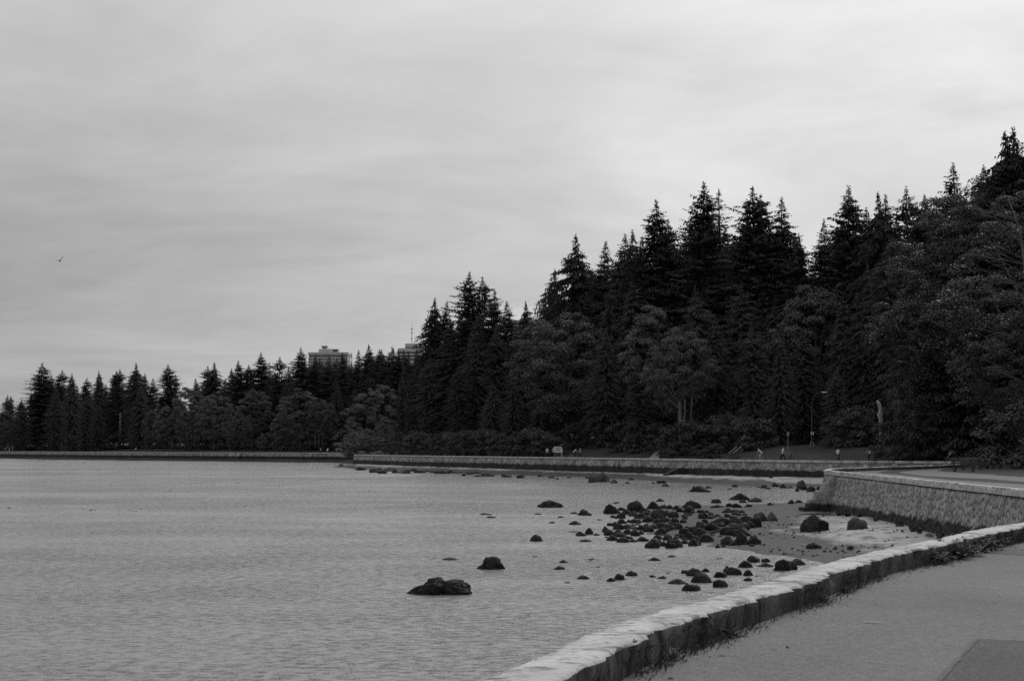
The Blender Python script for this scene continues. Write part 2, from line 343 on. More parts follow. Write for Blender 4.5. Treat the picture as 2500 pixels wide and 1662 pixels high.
POLY = np.vstack([WALL, [(-600, 3200), (2500, 3200), (2500, -60), (-12, -60)]])
def seg_dist(Pt, C):
    out = np.full(len(Pt), 1e9)
    A = C[:-1]; Bv = C[1:] - A; l2 = (Bv ** 2).sum(1) + 1e-9
    for i in range(0, len(Pt), 1500):
        q = Pt[i:i+1500, None, :] - A[None]
        s = np.clip((q * Bv[None]).sum(2) / l2[None], 0, 1)
        out[i:i+1500] = np.sqrt(((q - s[..., None] * Bv[None]) ** 2).sum(2)).min(1)
    return out
def inside(Pt, P):
    Pt = np.atleast_2d(np.asarray(Pt, float)); P = np.asarray(P, float); Q_ = np.roll(P, 1, 0); r = np.zeros(len(Pt), bool)
    dy = Q_[:, 1] - P[:, 1]; ok = dy != 0; A = P[ok]; B = Q_[ok]; sl = (B[:, 0] - A[:, 0]) / (B[:, 1] - A[:, 1])
    for i in range(0, len(Pt), 1500):
        x = Pt[i:i+1500, 0][:, None]; y = Pt[i:i+1500, 1][:, None]
        c = ((A[None, :, 1] > y) != (B[None, :, 1] > y)) & (x < sl[None] * (y - A[None, :, 1]) + A[None, :, 0]); r[i:i+1500] = (c.sum(1) % 2) == 1
    return r
WSUB = WALL[::2]
def sdist(Pt):
    Pt = np.atleast_2d(np.asarray(Pt, float)); d = seg_dist(Pt, WSUB); return np.where(inside(Pt, POLY), d, -d)
def sstep(a, b, x): s = np.clip((x - a) / (b - a), 0, 1); return s * s * (3 - 2 * s)
def land_h(Pt):
    Pt = np.atleast_2d(np.asarray(Pt, float)); d = sdist(Pt); Y = Pt[:, 1]; X = Pt[:, 0]
    st = np.where(Y < 150, 10.5, 6.0)
    nearflat = sstep(45, 75, Y)
    h = 1.9 * sstep(st, st + 14, d) + 0.05 * np.clip(d - 20, 0, 60) + 0.03 * np.clip(d - 80, 0, 900)
    far = sstep(360, 460, Y) * (X < 60)
    h = np.where(far > 0, h * (1 - far) + far * (0.9 * sstep(8, 30, d) + 0.03 * np.clip(d - 30, 0, 900)), h)
    wob = 0.18 * np.sin(X * 0.21 + Y * 0.13) * sstep(12, 30, d)
    return PATH + (h + wob) * nearflat
def LH(x, y): return float(land_h([(x, y)])[0])

# ------------------------------------------------------------------ land
rng = np.random.default_rng(5)
inner = WALL - WN * 0.26
ids = list(range(0, len(inner), 2)); 
if ids[-1] != len(inner) - 1: ids.append(len(inner) - 1)
bound = [tuple(inner[i]) for i in ids] + [(-600, 3200), (2500, 3200), (2500, -60), (-12, -60)]
cand = [np.stack(np.meshgrid(np.arange(-20, 130, 2.2), np.arange(30, 330, 2.2)), -1).reshape(-1, 2),
        np.stack(np.meshgrid(np.arange(-300, 250, 9.0), np.arange(330, 760, 9.0)), -1).reshape(-1, 2),
        np.stack(np.meshgrid(np.arange(-590, 2480, 90.0), np.arange(-50, 3180, 90.0)), -1).reshape(-1, 2)]
cand = np.vstack(cand) + 0
cand = cand + rng.uniform(-.4, .4, cand.shape)
cd = sdist(cand); cand = cand[cd > 1.2]
vv = [Vector(p) for p in bound] + [Vector(p) for p in cand]
nb = len(bound)
res = delaunay_2d_cdt(vv, [(i, (i + 1) % nb) for i in range(nb)], [], 1, 1e-5)
V2 = np.array([(q.x, q.y) for q in res[0]]); F2 = np.array([f for f in res[2] if len(f) == 3])
cen = V2[F2].mean(1); F2 = F2[inside(cen, np.array(bound))]
a_ = V2[F2[:, 1]] - V2[F2[:, 0]]; b_ = V2[F2[:, 2]] - V2[F2[:, 0]]
flip = (a_[:, 0] * b_[:, 1] - a_[:, 1] * b_[:, 0]) < 0; F2[flip] = F2[flip][:, ::-1]
Hh = land_h(V2); d2 = sdist(V2)
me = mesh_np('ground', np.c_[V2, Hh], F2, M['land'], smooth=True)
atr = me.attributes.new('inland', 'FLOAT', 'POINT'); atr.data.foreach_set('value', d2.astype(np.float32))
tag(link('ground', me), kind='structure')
# water and beach
wm = MB(); wm.add([(-4000, -300, 0), (400, -300, 0), (400, 1500, 0), (-4000, 1500, 0)], [(0, 1, 2, 3)])
tag(wm.build('sea', M['water']), kind='structure')
ctrl = []
for u, v, hh in [(2029,1250,.12),(2125,1262,.55),(2194,1282,.58),(2263,1312,.45),(2330,1300,.6),(2400,1290,.6),
                 (2080,1270,.42),(1990,1255,.16),(2050,1300,.40),(2120,1310,.42),(2180,1330,.38),(2000,1300,.26),(1960,1275,.22),(1900,1280,.10),
                 (2060,1345,.16),(2130,1345,.22),(1960,1330,.12),(1900,1320,.10),
                 (1850,1351,.0),(1968,1364,.0),(2020,1378,.0),(1727,1334,.0),(1570,1303,.0),(1478,1255,.0),(1600,1236,.0),(1730,1234,.0),(1900,1226,.0),(1960,1215,.0),
                 (1600,1270,.07),(1700,1285,.09),(1800,1300,.10),(1800,1265,.10),(1700,1255,.06),(1850,1335,.08),
                 (1800,1400,-.3),(1900,1405,-.1),(1700,1370,-.45),(1500,1330,-.5),(1400,1280,-.5),(1420,1230,-.5),(1600,1215,-.5),(1800,1205,-.5),(1930,1198,-.4),
                 (1300,1400,-1.2),(1300,1250,-1.2),(1500,1500,-1.2)]:
    q = ground(u, v, hh); ctrl.append((q[0], q[1], hh))
ctrl += [(12, 36, .45), (15, 45, .6), (16, 53, .6), (9, 30, .05), (6, 24, -.5), (0, 15, -1.2), (-10, 0, -1.5), (30, 130, -.6), (20, 120, -.8)]
ctrl = np.array(ctrl)
def phi(r): return r
D_ = np.linalg.norm((ctrl[:, None, :2] - ctrl[None, :, :2]) * np.array((1, .55)), axis=2)
WGT = np.linalg.solve(phi(D_) + 1e-6 * np.eye(len(ctrl)), ctrl[:, 2] + 1.2)
def beach_h(Pt):
    Pt = np.atleast_2d(np.asarray(Pt, float)); out = np.zeros(len(Pt))
    for i in range(0, len(Pt), 5000):
        d = np.linalg.norm((Pt[i:i+5000, None, :] - ctrl[None, :, :2]) * np.array((1, .55)), axis=2); out[i:i+5000] = phi(d) @ WGT - 1.2
    nearw = np.clip(out, -1.5, 0.75)
    if Pt[:, 1].max() < 128: return nearw
    d = -sdist(Pt)                                     # distance out to sea from the wall
    Y = Pt[:, 1]; X = Pt[:, 0]
    wob = 2.2 * np.sin(X * .11 + 1) + 1.5 * np.sin(X * .31 + Y * .05)
    strip = 0.72 - (d + wob * 0.6) * np.where(Y < 340, 0.115, 0.06)
    strip = np.clip(strip, -1.5, 0.8)
    k = sstep(128, 150, Y)
    return nearw * (1 - k) + strip * k
def BH(x, y): return float(beach_h([(x, y)])[0])
def grid(x0, x1, nx, y0, y1, ny):
    gx, gy = np.meshgrid(np.linspace(x0, x1, nx), np.linspace(y0, y1, ny)); Pt = np.stack([gx.ravel(), gy.ravel()], 1)
    i = np.arange((nx - 1) * (ny - 1)); r = i // (nx - 1); c = i % (nx - 1); a = r * nx + c
    return Pt, np.stack([a, a + 1, a + nx + 1, a + nx], 1)
Pt, fq = grid(-25, 50, 190, 5, 170, 330)
bh = beach_h(Pt)
for i in range(len(Pt)): bh[i] += 0.05 * mnoise.noise((Pt[i, 0] * .7, Pt[i, 1] * .4, 0)) + 0.025 * mnoise.noise((Pt[i, 0] * 2.1, Pt[i, 1] * 1.2, 4))
tag(link('beach', mesh_np('beach', np.c_[Pt, bh], fq, M['sand'], True)), kind='structure')
rows = [-2, 0, 1, 2.5, 4, 6, 8, 10, 13, 17, 24]
sel = [i for i in range(len(WALL)) if WALL[i, 1] > 158 and i > len(near_c) - 420]
pts = np.concatenate([(WALL[sel] + WN[sel] * r)[:, None, :] for r in rows], 1); nr = len(rows)
fl = pts.reshape(-1, 2); hh = np.empty(len(fl))
dd = np.tile(np.array(rows, float), len(sel))
wob = 1.8 * np.sin(fl[:, 0] * .13 + 1) + 1.4 * np.sin(fl[:, 0] * .37 + fl[:, 1] * .05) + 1.0 * np.sin(fl[:, 0] * .9)
hh = np.clip(0.72 - (dd + wob * np.clip(dd / 3, 0, 1)) * np.where(fl[:, 1] < 340, 0.115, 0.055), -1.5, .9)
hh += np.array([0.10 * mnoise.noise((q[0] * .8, q[1] * .5, 9)) for q in fl])
a = (np.arange(len(sel) - 1)[:, None] * nr + np.arange(nr - 1)[None]).ravel()
fq = np.stack([a, a + 1, a + nr + 1, a + nr], 1)[:, ::-1]
cf = fl[fq].mean(1)[:, 1] < 345
for nm_, msk, mm_ in (('far_beach', cf, M['farsand']), ('far_foreshore', ~cf, M['foreshore'])):
    tag(link(nm_, mesh_np(nm_, np.c_[fl, hh], fq[msk], mm_, True)), kind='structure')
# seabed so that shallow water has something under it is the beach mesh itself
# paths
def sheet(name, pts, z, m, group=None):
    vv = [Vector((q[0], q[1])) for q in pts]; n = len(vv)
    r = delaunay_2d_cdt(vv, [(i, (i + 1) % n) for i in range(n)], [], 1, 1e-5)
    P = np.array([(q.x, q.y) for q in r[0]]); Fc = np.array(r[2]); c = P[Fc].mean(1); Fc = Fc[inside(c, np.array(pts, float))]
    A = P[Fc[:, 1]] - P[Fc[:, 0]]; B = P[Fc[:, 2]] - P[Fc[:, 0]]; fl = (A[:, 0]*B[:, 1] - A[:, 1]*B[:, 0]) < 0; Fc[fl] = Fc[fl][:, ::-1]
    return tag(link(name, mesh_np(name, np.c_[P, np.full(len(P), z)], Fc, m)), kind='structure')
in3 = WALL - WN * 0.30
i28 = int(np.argmin(np.linalg.norm(WALL - np.array((15.9, 41.5)), axis=1)))
iback = int(np.argmin(np.linalg.norm(WALL - np.array((46.5, 150)), axis=1)))
sheet('path', [tuple(q) for q in in3[:i28 + 1:2]] + [(60, 41), (60, -14)], PATH + .004, M['asphalt'])
sheet('headland_path', [tuple(q) for q in in3[i28 + 1:iback:2]] + [(54, 120), (50, 60), (40, 42)], PATH + .004, M['asphalt'])
g2 = lambda *zs: [ground(1950 + x * .287, 750 + y * .287, PATH) for x, y in zs]
sheet('grass_strip', g2((665,1403),(760,1388),(900,1377),(1050,1371),(1180,1366),(1330,1351),(1330,1355),(1180,1374),(1000,1385),(850,1400),(870,1410),(1060,1433),(1350,1449),(1600,1459),(1916,1484),(2300,1510),(2300,1535),(1916,1506),(1600,1486),(1350,1470),(1100,1450),(850,1422),(720,1412)), PATH + .010, M['lawn'])
sheet('grass_verge', g2((1180,1386),(1230,1373),(1330,1362),(1480,1352),(1600,1340),(2100,1330),(2300,1400),(2300,1450),(1916,1428),(1700,1424),(1500,1414),(1330,1402),(1220,1395)), PATH + .010, M['lawn'])
sheet('path_seam', [ground(*q, PATH) for q in ((2352,1346),(2430,1338),(2520,1341),(2700,1348),(2700,1366),(2520,1358),(2440,1352))], PATH + .008, M['patch'])
sheet('path_patch', [ground(*q, PATH) for q in ((2384,1562),(2500,1566),(2800,1577),(2900,1800),(2200,1760),(2294,1661))], PATH + .009, M['patch'])
sm = MB()
A_, B_ = ground(2384, 1562, PATH), ground(2280, 1677, PATH); C_ = ground(2560, 1568, PATH)
for p0, p1, wd in ((A_, B_, .022), (A_, C_, .010)):
    dv = (p1 - p0) / np.linalg.norm(p1 - p0); nn = np.array((-dv[1], dv[0])) * wd; z = PATH + .014
    k = 14; rr = random.Random(3); L_ = []; R_ = []
    for i in range(k + 1):
        c = p0 + (p1 - p0) * i / k; a = rr.uniform(.5, 1.3); L_.append((*(c + nn * a), z)); R_.append((*(c - nn * a), z))
    sm.add(L_ + R_, [(i, i + 1, k + 2 + i, k + 1 + i) for i in range(k)])
M['seam'] = mat('tar seam', 0.03, 0.05, 8, 0.7)
tag(sm.build('tar_seam', M['seam']), kind='structure')
isel = [i for i in range(iback + 6, len(WALL), 3) if not (318 < WALL[i, 1] < 425 and WALL[i, 0] < -10)]
pm = MB()
for a, b in zip(isel[:-1], isel[1:]):
    if b - a > 3: continue
    q = [WALL[a] - WN[a] * .4, WALL[b] - WN[b] * .4, WALL[b] - WN[b] * 4.6, WALL[a] - WN[a] * 4.6]
    pm.add([(*x, PATH + .005) for x in q], [(0, 1, 2, 3)])
tag(pm.build('far_path', M['asphalt']), kind='structure')

# ------------------------------------------------------------------ sea walls
BAT = 0.25
def wall_strip(name, i0, i1, step, m, parent, top=CAP - 0.24, bot=-0.8, inset=0.04):
    idx = list(range(i0, i1, step)); 
    if idx[-1] != i1: idx.append(i1)
    zs = np.linspace(top, bot, 5); vs = []; Fc = []
    for i in idx:
        for z in zs:
            q = WALL[i] + WN[i] * ((top - z) * BAT - inset); vs.append((q[0], q[1], z))
        q = WALL[i] - WN[i] * .34; vs += [(q[0], q[1], top), (q[0], q[1], PATH - .3)]
    k = 7
    for a in range(len(idx) - 1):
        for j in range(4): Fc.append((a*k+j, a*k+j+1, (a+1)*k+j+1, (a+1)*k+j))
        Fc.append((a*k, (a+1)*k, (a+1)*k+5, a*k+5)); Fc.append((a*k+5, (a+1)*k+5, (a+1)*k+6, a*k+6))
    return link(name, mesh_np(name, vs, np.array(Fc)[:, ::1], m, False), parent)
ifar = int(np.argmin(np.linalg.norm(WALL - np.array((46.5, 153.5)), axis=1)))
icorner = len(near_c) - 1
sw = empty('sea_wall', (WALL[60][0], WALL[60][1], 0)); 
def keep(o):                                # child built in world coordinates
    o.matrix_parent_inverse = Matrix.Translation(-Vector(o.parent.location)); return o
tag(sw, 'curving stone sea wall with pale cap beside the foreground path and round the headland', 'sea wall')
keep(wall_strip('wall_core', 0, ifar, 1, M['mortar'], sw))
fw = empty('far_sea_wall', (14.5, 208, 0)); tag(fw, 'long low rubble sea wall across the bay below the tall forest', 'sea wall')
keep(wall_strip('wall_core', ifar, icorner, 1, M['farwall'], fw))
# corner of the far wall steps out slightly, as a separate bastion
lw = empty('far_shore_wall', (-97, 480, 0)); tag(lw, 'thin distant sea wall under the far left shore trees', 'sea wall')
keep(wall_strip('wall_core', icorner, len(WALL) - 1, 1, M['farwall'], lw))
arc = np.r_[0, np.cumsum(np.linalg.norm(np.diff(WALL, axis=0), axis=1))]
def along(s):
    x = np.interp(s, arc, WALL[:, 0]); y = np.interp(s, arc, WALL[:, 1]); nx = np.interp(s, arc, WN[:, 0]); ny = np.interp(s, arc, WN[:, 1])
    l = math.hypot(nx, ny); return np.array((x, y)), np.array((nx / l, ny / l))
def capstone(s0, s1, parent, rr, wide=0.37, thick=0.25, seg=6, rough=.012, mats=None, lift=0.0, rows=1):
    vs = []; Fc = []; dz = rr.uniform(-.006, .006) + lift; sd_ = rr.uniform(0, 99)
    prof = [(0.03, 0.0), (0.035, .5), (0.03, .90), (0.0, 1.0), (-.16, 1.02), (-.33, 1.02), (-.485, 1.0), (-.52, .90), (-.515, .45), (-.50, -.0)]
    prof = [(a * wide / .5, b) for a, b in prof]
    n = len(prof)
    for i in range(seg + 1):
        s = s0 + (s1 - s0) * i / seg; c, nn = along(s); e = 0.006 if i in (0, seg) else 0
        for j, (o, zz) in enumerate(prof):
            k = (mnoise.noise((s * 1.3, j * .5, 1.7)) + .8 * mnoise.noise((s * 4.7, j * .9, 5.7)) + .6 * mnoise.noise((s * 11, j * 1.3, 2.7))) * rough * 1.3; k2 = (mnoise.noise((s * 1.2, j * .4, 7.7)) + .6 * mnoise.noise((s * 6, j * .9, 3.3))) * rough * .25
            oo = o + k * (3.2 if j in (3, 6, 7, 2) else .6) - math.copysign(e, o + .2)
            z = CAP - thick + thick * zz + dz + k2 - (e * .8 if 2 <= j <= 7 else 0)
            q = c + nn * oo; vs.append((q[0], q[1], z))
    mi = []
    for i in range(seg):
        for j in range(n - 1):
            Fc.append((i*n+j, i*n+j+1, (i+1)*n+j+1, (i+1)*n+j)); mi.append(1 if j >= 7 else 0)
    tri = len(Fc)
    m = bpy.data.meshes.new('cap_stone')
    Fc += [tuple(range(n))[::-1], tuple(seg * n + j for j in range(n))]; mi += [0, 0]
    m.from_pydata(vs, [], [f[::-1] for f in Fc]); m.polygons.foreach_set('material_index', mi)
    m.polygons.foreach_set('use_smooth', [i < tri for i in range(len(Fc))])
    for q in mats: m.materials.append(q)
    m.update()
    return keep(link('cap_stone', m, parent))
rr = random.Random(11)
s = 6.0; s_end = arc[ifar]; s_bay = arc[i28]
while s < s_end - .3:
    near = s < arc[i28]
    ln = min(rr.uniform(2.2, 4.2) if near else rr.uniform(1.0, 1.7), s_end - s)
    yy = along(s)[0][1]
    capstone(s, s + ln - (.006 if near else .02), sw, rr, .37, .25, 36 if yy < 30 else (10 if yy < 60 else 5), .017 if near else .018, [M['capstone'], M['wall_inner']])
    s += ln
s = s_end
while s < arc[icorner] - .2:
    ln = 1.9 + rr.uniform(-.12, .12); ln = min(ln, arc[icorner] - s)
    capstone(s, s + ln - .07, fw, rr, .50, .25, 2, .004, [M['farcap'], M['farcap']]); s += ln
cm = MB()
s = arc[icorner]
k_idx = list(range(icorner, len(WALL), 2)); vs = []; Fc = []
for i in k_idx:
    for o, z in ((.04, CAP - .22), (.04, CAP), (-.5, CAP), (-.5, PATH)): q = WALL[i] + WN[i] * o; vs.append((q[0], q[1], z))
for a in range(len(k_idx) - 1):
    for j in range(3): Fc.append((a*4+j, (a+1)*4+j, (a+1)*4+j+1, a*4+j+1))
keep(link('cap', mesh_np('cap', vs, Fc, M['farcap']), lw))
# individual face stones of the headland wall
def stone_mesh(seed):
    r = random.Random(seed); n = 6; out = []; inn = []
    for k in range(n):
        a = 2 * math.pi * (k + r.uniform(-.25, .25)) / n + .3; q = 1 / max(abs(math.cos(a)), abs(math.sin(a))) ** .75
        x, y = .5 * q * math.cos(a) * r.uniform(.85, 1.0), .5 * q * math.sin(a) * r.uniform(.85, 1.0)
        out.append((x, y, -.4)); inn.append((x * .80 + r.uniform(-.03, .03), y * .80 + r.uniform(-.03, .03), .45 * r.uniform(.5, 1.2)))
    mid = [(x * .97, y * .97, .12) for x, y, z in out]
    P = out + mid + inn + [(r.uniform(-.1, .1), r.uniform(-.1, .1), r.uniform(.5, .75))]; Fc = []
    for k in range(n):
        k2 = (k + 1) % n
        Fc += [(k, k2, n + k2, n + k), (n + k, n + k2, 2 * n + k2, 2 * n + k), (2 * n + k, 2 * n + k2, 3 * n)]
    m = MB(); m.add(P, Fc); return m
stone_src = [stone_mesh(i) for i in range(9)]
stone_me = [q.mesh('stone', M['wallstone']) for q in stone_src]
s_tip = arc[int(np.argmin(np.linalg.norm(WALL - tip[1], axis=1)))] + 3
stones = []
rr = random.Random(4)
s = arc[i28] + 1
while s < s_tip:
    ln = rr.uniform(.15, .34); z = CAP - .26 - rr.uniform(0, .06)
    while z > -.4:
        hgt = rr.uniform(.18, .50)
        stones.append((s + ln / 2 + rr.uniform(-.06, .06), z - hgt / 2, ln * rr.uniform(.95, 1.2), hgt, rr.uniform(-.45, -.02), rr.randrange(9), rr.uniform(.4, 1.5))); z -= hgt * .96
    s += ln * .97
def stone_mat(st):
    s, z, ln, hh_, tw, k, dp = st; c, nn = along(s); top = CAP - .24
    q = c + nn * ((top - z) * BAT - .04); n3 = Vector((nn[0], nn[1], BAT)).normalized(); tx = Vector((nn[1], -nn[0], 0)); up = n3.cross(tx)
    rot = Matrix((tx, up, n3)).transposed().to_4x4() @ Matrix.Rotation(tw, 4, 'Z')
    return Matrix.Translation((q[0], q[1], z)) @ rot @ Matrix.Diagonal((ln, hh_, .055 * dp, 1))
vis = []
for st in stones:
    c, nn = along(st[0]); base = BH(*(c + nn * .8))
    if st[1] < base - .1: continue
    vis.append((np.linalg.norm(c) + (0 if c[1] > 49 and c[0] / c[1] < .345 else 500), st))
vis.sort(key=lambda q: q[0])
rest = MB()
for k, (d, st) in enumerate(vis):
    mx = stone_mat(st)
    if k < 300:
        o = link('stone', stone_me[st[5]], sw); o.matrix_parent_inverse = Matrix.Translation(-Vector(sw.location)); o.matrix_basis = mx
    else:
        src = stone_src[st[5]]; rest.add([mx @ Vector(p) for p in src.v], src.f)
tag(keep(rest.build('stones', M['wallstone'], sw)), kind='stuff')
# ragged foot stones below the algae band
rr = random.Random(8)
for k in range(34):
    s = rr.uniform(arc[i28] + 8, s_tip - 5); c, nn = along(s); q = c + nn * rr.uniform(.35, .95); zz = BH(*q)
    o = link('foot_stone', stone_me[rr.randrange(9)], sw); o.matrix_parent_inverse = Matrix.Translation(-Vector(sw.location))
    o.matrix_basis = Matrix.Translation((q[0], q[1], zz + .08)) @ Matrix.Rotation(rr.uniform(0, 6), 4, 'Z') @ Matrix.Rotation(rr.uniform(.2, .9), 4, 'X') @ Matrix.Diagonal((rr.uniform(.15, .3), rr.uniform(.2, .45), rr.uniform(.1, .2), 1))
# stone steps at the tip
st = empty('stone_steps', (19.2, 92.5, 0)); tag(st, 'rough stone block steps down to the beach at the headland tip', 'steps')
Ystep = 88.6
rr = random.Random(2)
for row, (y0, xl, xr) in enumerate([(1248,1957,2030),(1238,1972,2032),(1229,1977,2034),(1219,1990,2036),(1209,1994,2036),(1199,2008,2037),(1190,2012,2038),(1181,2024,2039),(1173,2028,2040)]):
    a = at(xl, y0, Ystep); b = at(xr, y0, Ystep); x = a[0]; hgt = (10.2 / F) * Ystep
    while x < b[0] - .12:
        ln = min(rr.uniform(.4, .75), b[0] - x)
        if b[0] - x - ln < .2: ln = b[0] - x
        mb = MB(); mb.box((0, 0, 0), (ln - .03, 1.3 - row * .05, hgt - .015), rr.uniform(-.04, .04), .97)
        o = mb.build('block', M['wallstone'], st); o.location = (x + ln / 2 - 19.2, Ystep + .3 + rr.uniform(-.05, .05) - 92.5 + row * .03, a[2] + hgt / 2); x += ln
# buttress ramp of the far wall, lying against it
bt = MB()
def bat(u, v, Y): return tuple(at(u, v, Y))
c, nn = None, None
j = int(np.argmin(np.abs((WALL[ifar:icorner, 0] / WALL[ifar:icorner, 1]) - (1675 - 1250) / F))) + ifar
P0 = WALL[j]; n0 = WN[j]; t0 = np.array((-n0[1], n0[0]))
def w3(a, b, z): q = P0 + t0 * a + n0 * b; return (q[0], q[1], z)
bt.add([w3(-.6, -.1, 2.1), w3(.6, -.1, 2.1), w3(.6, .1, 2.1), w3(-.6, .1, 2.1), w3(-.9, 0, -.3), w3(.9, 0, -.3), w3(.7, 3.2, .2), w3(-.6, 3.2, .2), w3(.6, 2.9, .75), w3(-.5, 2.9, .75)],
       [(0,1,2,3),(3,2,8,9),(9,8,6,7),(1,5,6,8,2),(0,3,9,7,4)])
tag(bt.build('wall_buttress', M['farwall']), 'sloping stone buttress leaning on the far sea wall below the pale forked trunk', 'buttress')

# ------------------------------------------------------------------ boulders
def rock_np(seed, sub=3, flat=.6, lob=None, rough=.22):
    import bmesh
    bm = bmesh.new(); bmesh.ops.create_icosphere(bm, subdivisions=sub, radius=1.0)
    r = random.Random(seed); off = Vector((r.uniform(-50, 50), r.uniform(-50, 50), r.uniform(-50, 50)))
    planes = [(Vector((r.uniform(-1, 1), r.uniform(-1, 1), r.uniform(-.2, 1))).normalized(), r.uniform(.68, .95)) for _ in range(13)]
    for v in bm.verts:
        p = v.co.copy(); n = p.normalized()
        if lob:
            best = 0
            for (cx, cz, rx, rz, ry) in lob:
                # ray to ellipsoid from origin
                A = (n.x/rx)**2 + (n.y/ry)**2 + (n.z/rz)**2; B = -2*(n.x*cx/rx**2 + n.z*cz/rz**2); Cc = (cx/rx)**2 + (cz/rz)**2 - 1
                ds = B*B - 4*A*Cc
                if ds > 0: best = max(best, (-B + math.sqrt(ds)) / (2*A))
            rad = best
        else:
            rad = 1.0
            for pn, pd in planes:
                d = n.dot(pn)
                if d > 1e-3: rad = min(rad, pd / d * 1.0 if pd / d < rad else rad)
        k = 1 + rough * mnoise.noise(n * 1.5 + off) + rough * .55 * mnoise.noise(n * 3.7 + off) + rough * .34 * mnoise.noise(n * 8 + off) + rough * .26 * mnoise.noise(n * 17 + off) + rough * .16 * mnoise.noise(n * 40 + off)
        v.co = n * rad * k
    xs = [v.co.x for v in bm.verts]; zs = [v.co.z for v in bm.verts]
    if not lob:
        sx = (max(xs) - min(xs)) / 2; sz = max(zs)
        for v in bm.verts: v.co.x /= sx; v.co.y /= sx; v.co.z /= sz
    m = bpy.data.meshes.new('boulder'); bm.to_mesh(m); bm.free(); m.polygons.foreach_set('use_smooth', [True] * len(m.polygons)); return m
RK = [rock_np(i) for i in range(12)]
for q in RK: q.materials.append(M['rock'])
RKP = []
for q in RK[:5]:
    c = q.copy(); c.materials.clear(); c.materials.append(M['rockpale']); RKP.append(c)
rr = random.Random(21)
def rock(u, vb, wpx, hpx, label, group=None, pale=False, mesh=None, depth=.8, name='boulder', cat='boulder'):
    h = 0.0
    for _ in range(4):
        q = ground(u, vb, h); h = max(-.02, min(.8, BH(*q)))
    d = math.hypot(q[0], q[1]); W = wpx / F * d; Hh = max(hpx / F * d, .05)
    ry = W / 2 * depth
    k = rr.randrange(5 if pale else 12)
    me = mesh or (RKP if pale else RK)[k]
    o = link(name, me, None, (q[0], q[1] + ry * .75, h), (rr.uniform(-.05, .05), rr.uniform(-.05, .05), 0 if mesh else rr.uniform(-.5, .5) + (math.pi if rr.random() < .5 else 0)), (W / 2 * 1.02, ry, Hh * .99))
    return tag(o, label, cat, group)
za = lambda x, y: (1280 + x * .2628, 1150 + y * .2628)
zb = lambda x, y: (1850 + x * .2755, 1100 + y * .2755)
zc = lambda x, y: (960 + x * .1913, 1200 + y * .1913)
lob1 = rock_np(101, 5, lob=[(-.45, -.1, .62, .60, .8), (-.10, .1, .42, .90, .9), (.47, .1, .55, .86, .9)], rough=.24); lob1.materials.append(M['rock'])
dome = rock_np(102, 5, lob=[(.15, 0, .85, .98, .9), (-.45, -.2, .6, .62, .8)], rough=.18); dome.materials.append(M['rock'])
def R_(conv, x, y, w_, h_, k, label, **kw): u, v = conv(x, y); return rock(u, v, w_ * k, h_ * k, label, **kw)
R_(zc, 590, 1325, 715, 205, .1913, 'large dark two lobed boulder standing alone in the water nearest the viewer', mesh=lob1, depth=.6)
R_(zc, 1235, 998, 335, 165, .1913, 'round domed boulder in the water behind the large two lobed one', mesh=dome)
R_(zc, 745, 878, 240, 34, .1913, 'low half sunken rock just awash left of the domed boulder')
R_(zc, 1180, 300, 180, 30, .1913, 'flat dark rock awash, left one of an overlapping pair')
R_(zc, 1252, 338, 145, 28, .1913, 'flat dark rock awash, right one of an overlapping pair')
SP = {(240,340,240,68): 'big weed covered boulder in the water left of the rock pile', (1628,196,212,60): 'wedge shaped boulder in the water, farthest from the pile toward the far wall',
      (2005,272,185,68): 'broad grey boulder in shallow water behind the rock pile', (113,655,132,65): 'angular pyramid boulder alone in the water left of the pile',
      (1045,380,200,105): 'tallest dark boulder at the back of the rock pile', (1660,438,102,56): 'lone rounded boulder on wet sand right of the rock pile',
      (580,660,130,26): 'long low rock awash in front of the pile', (480,500,122,38): 'smooth oval rock in the water left of the pile',
      (325,918,112,36): 'pale topped sloping rock alone in the shallows left of the lower rocks', (370,855,88,32): 'small dark rounded rock behind the pale topped sloping one',
      (545,1008,120,40): 'domed rock in the shallows nearest the left of the lower rocks', (1000,978,130,50): 'humped weedy rock beside the leaning pair in the shallows',
      (885,1015,118,62): 'taller rock of the leaning pair in the shallows', (800,1030,100,38): 'lower rock of the leaning pair in the shallows',
      (1440,1055,190,52): 'long flat boulder at the front of the lower rock group', (1560,1118,185,62): 'frontmost boulder of the lower rock group, closest to the parapet',
      (1665,1040,215,98): 'largest smooth dark boulder in the lower rock group', (1825,1085,145,76): 'rounded boulder in a tide pool next to the parapet',
      (1205,836,122,34): 'small humped rock in the channel between the two rock groups', (1375,804,94,24): 'lower rock awash beside the humped one in the channel'}
rr2 = random.Random(77)
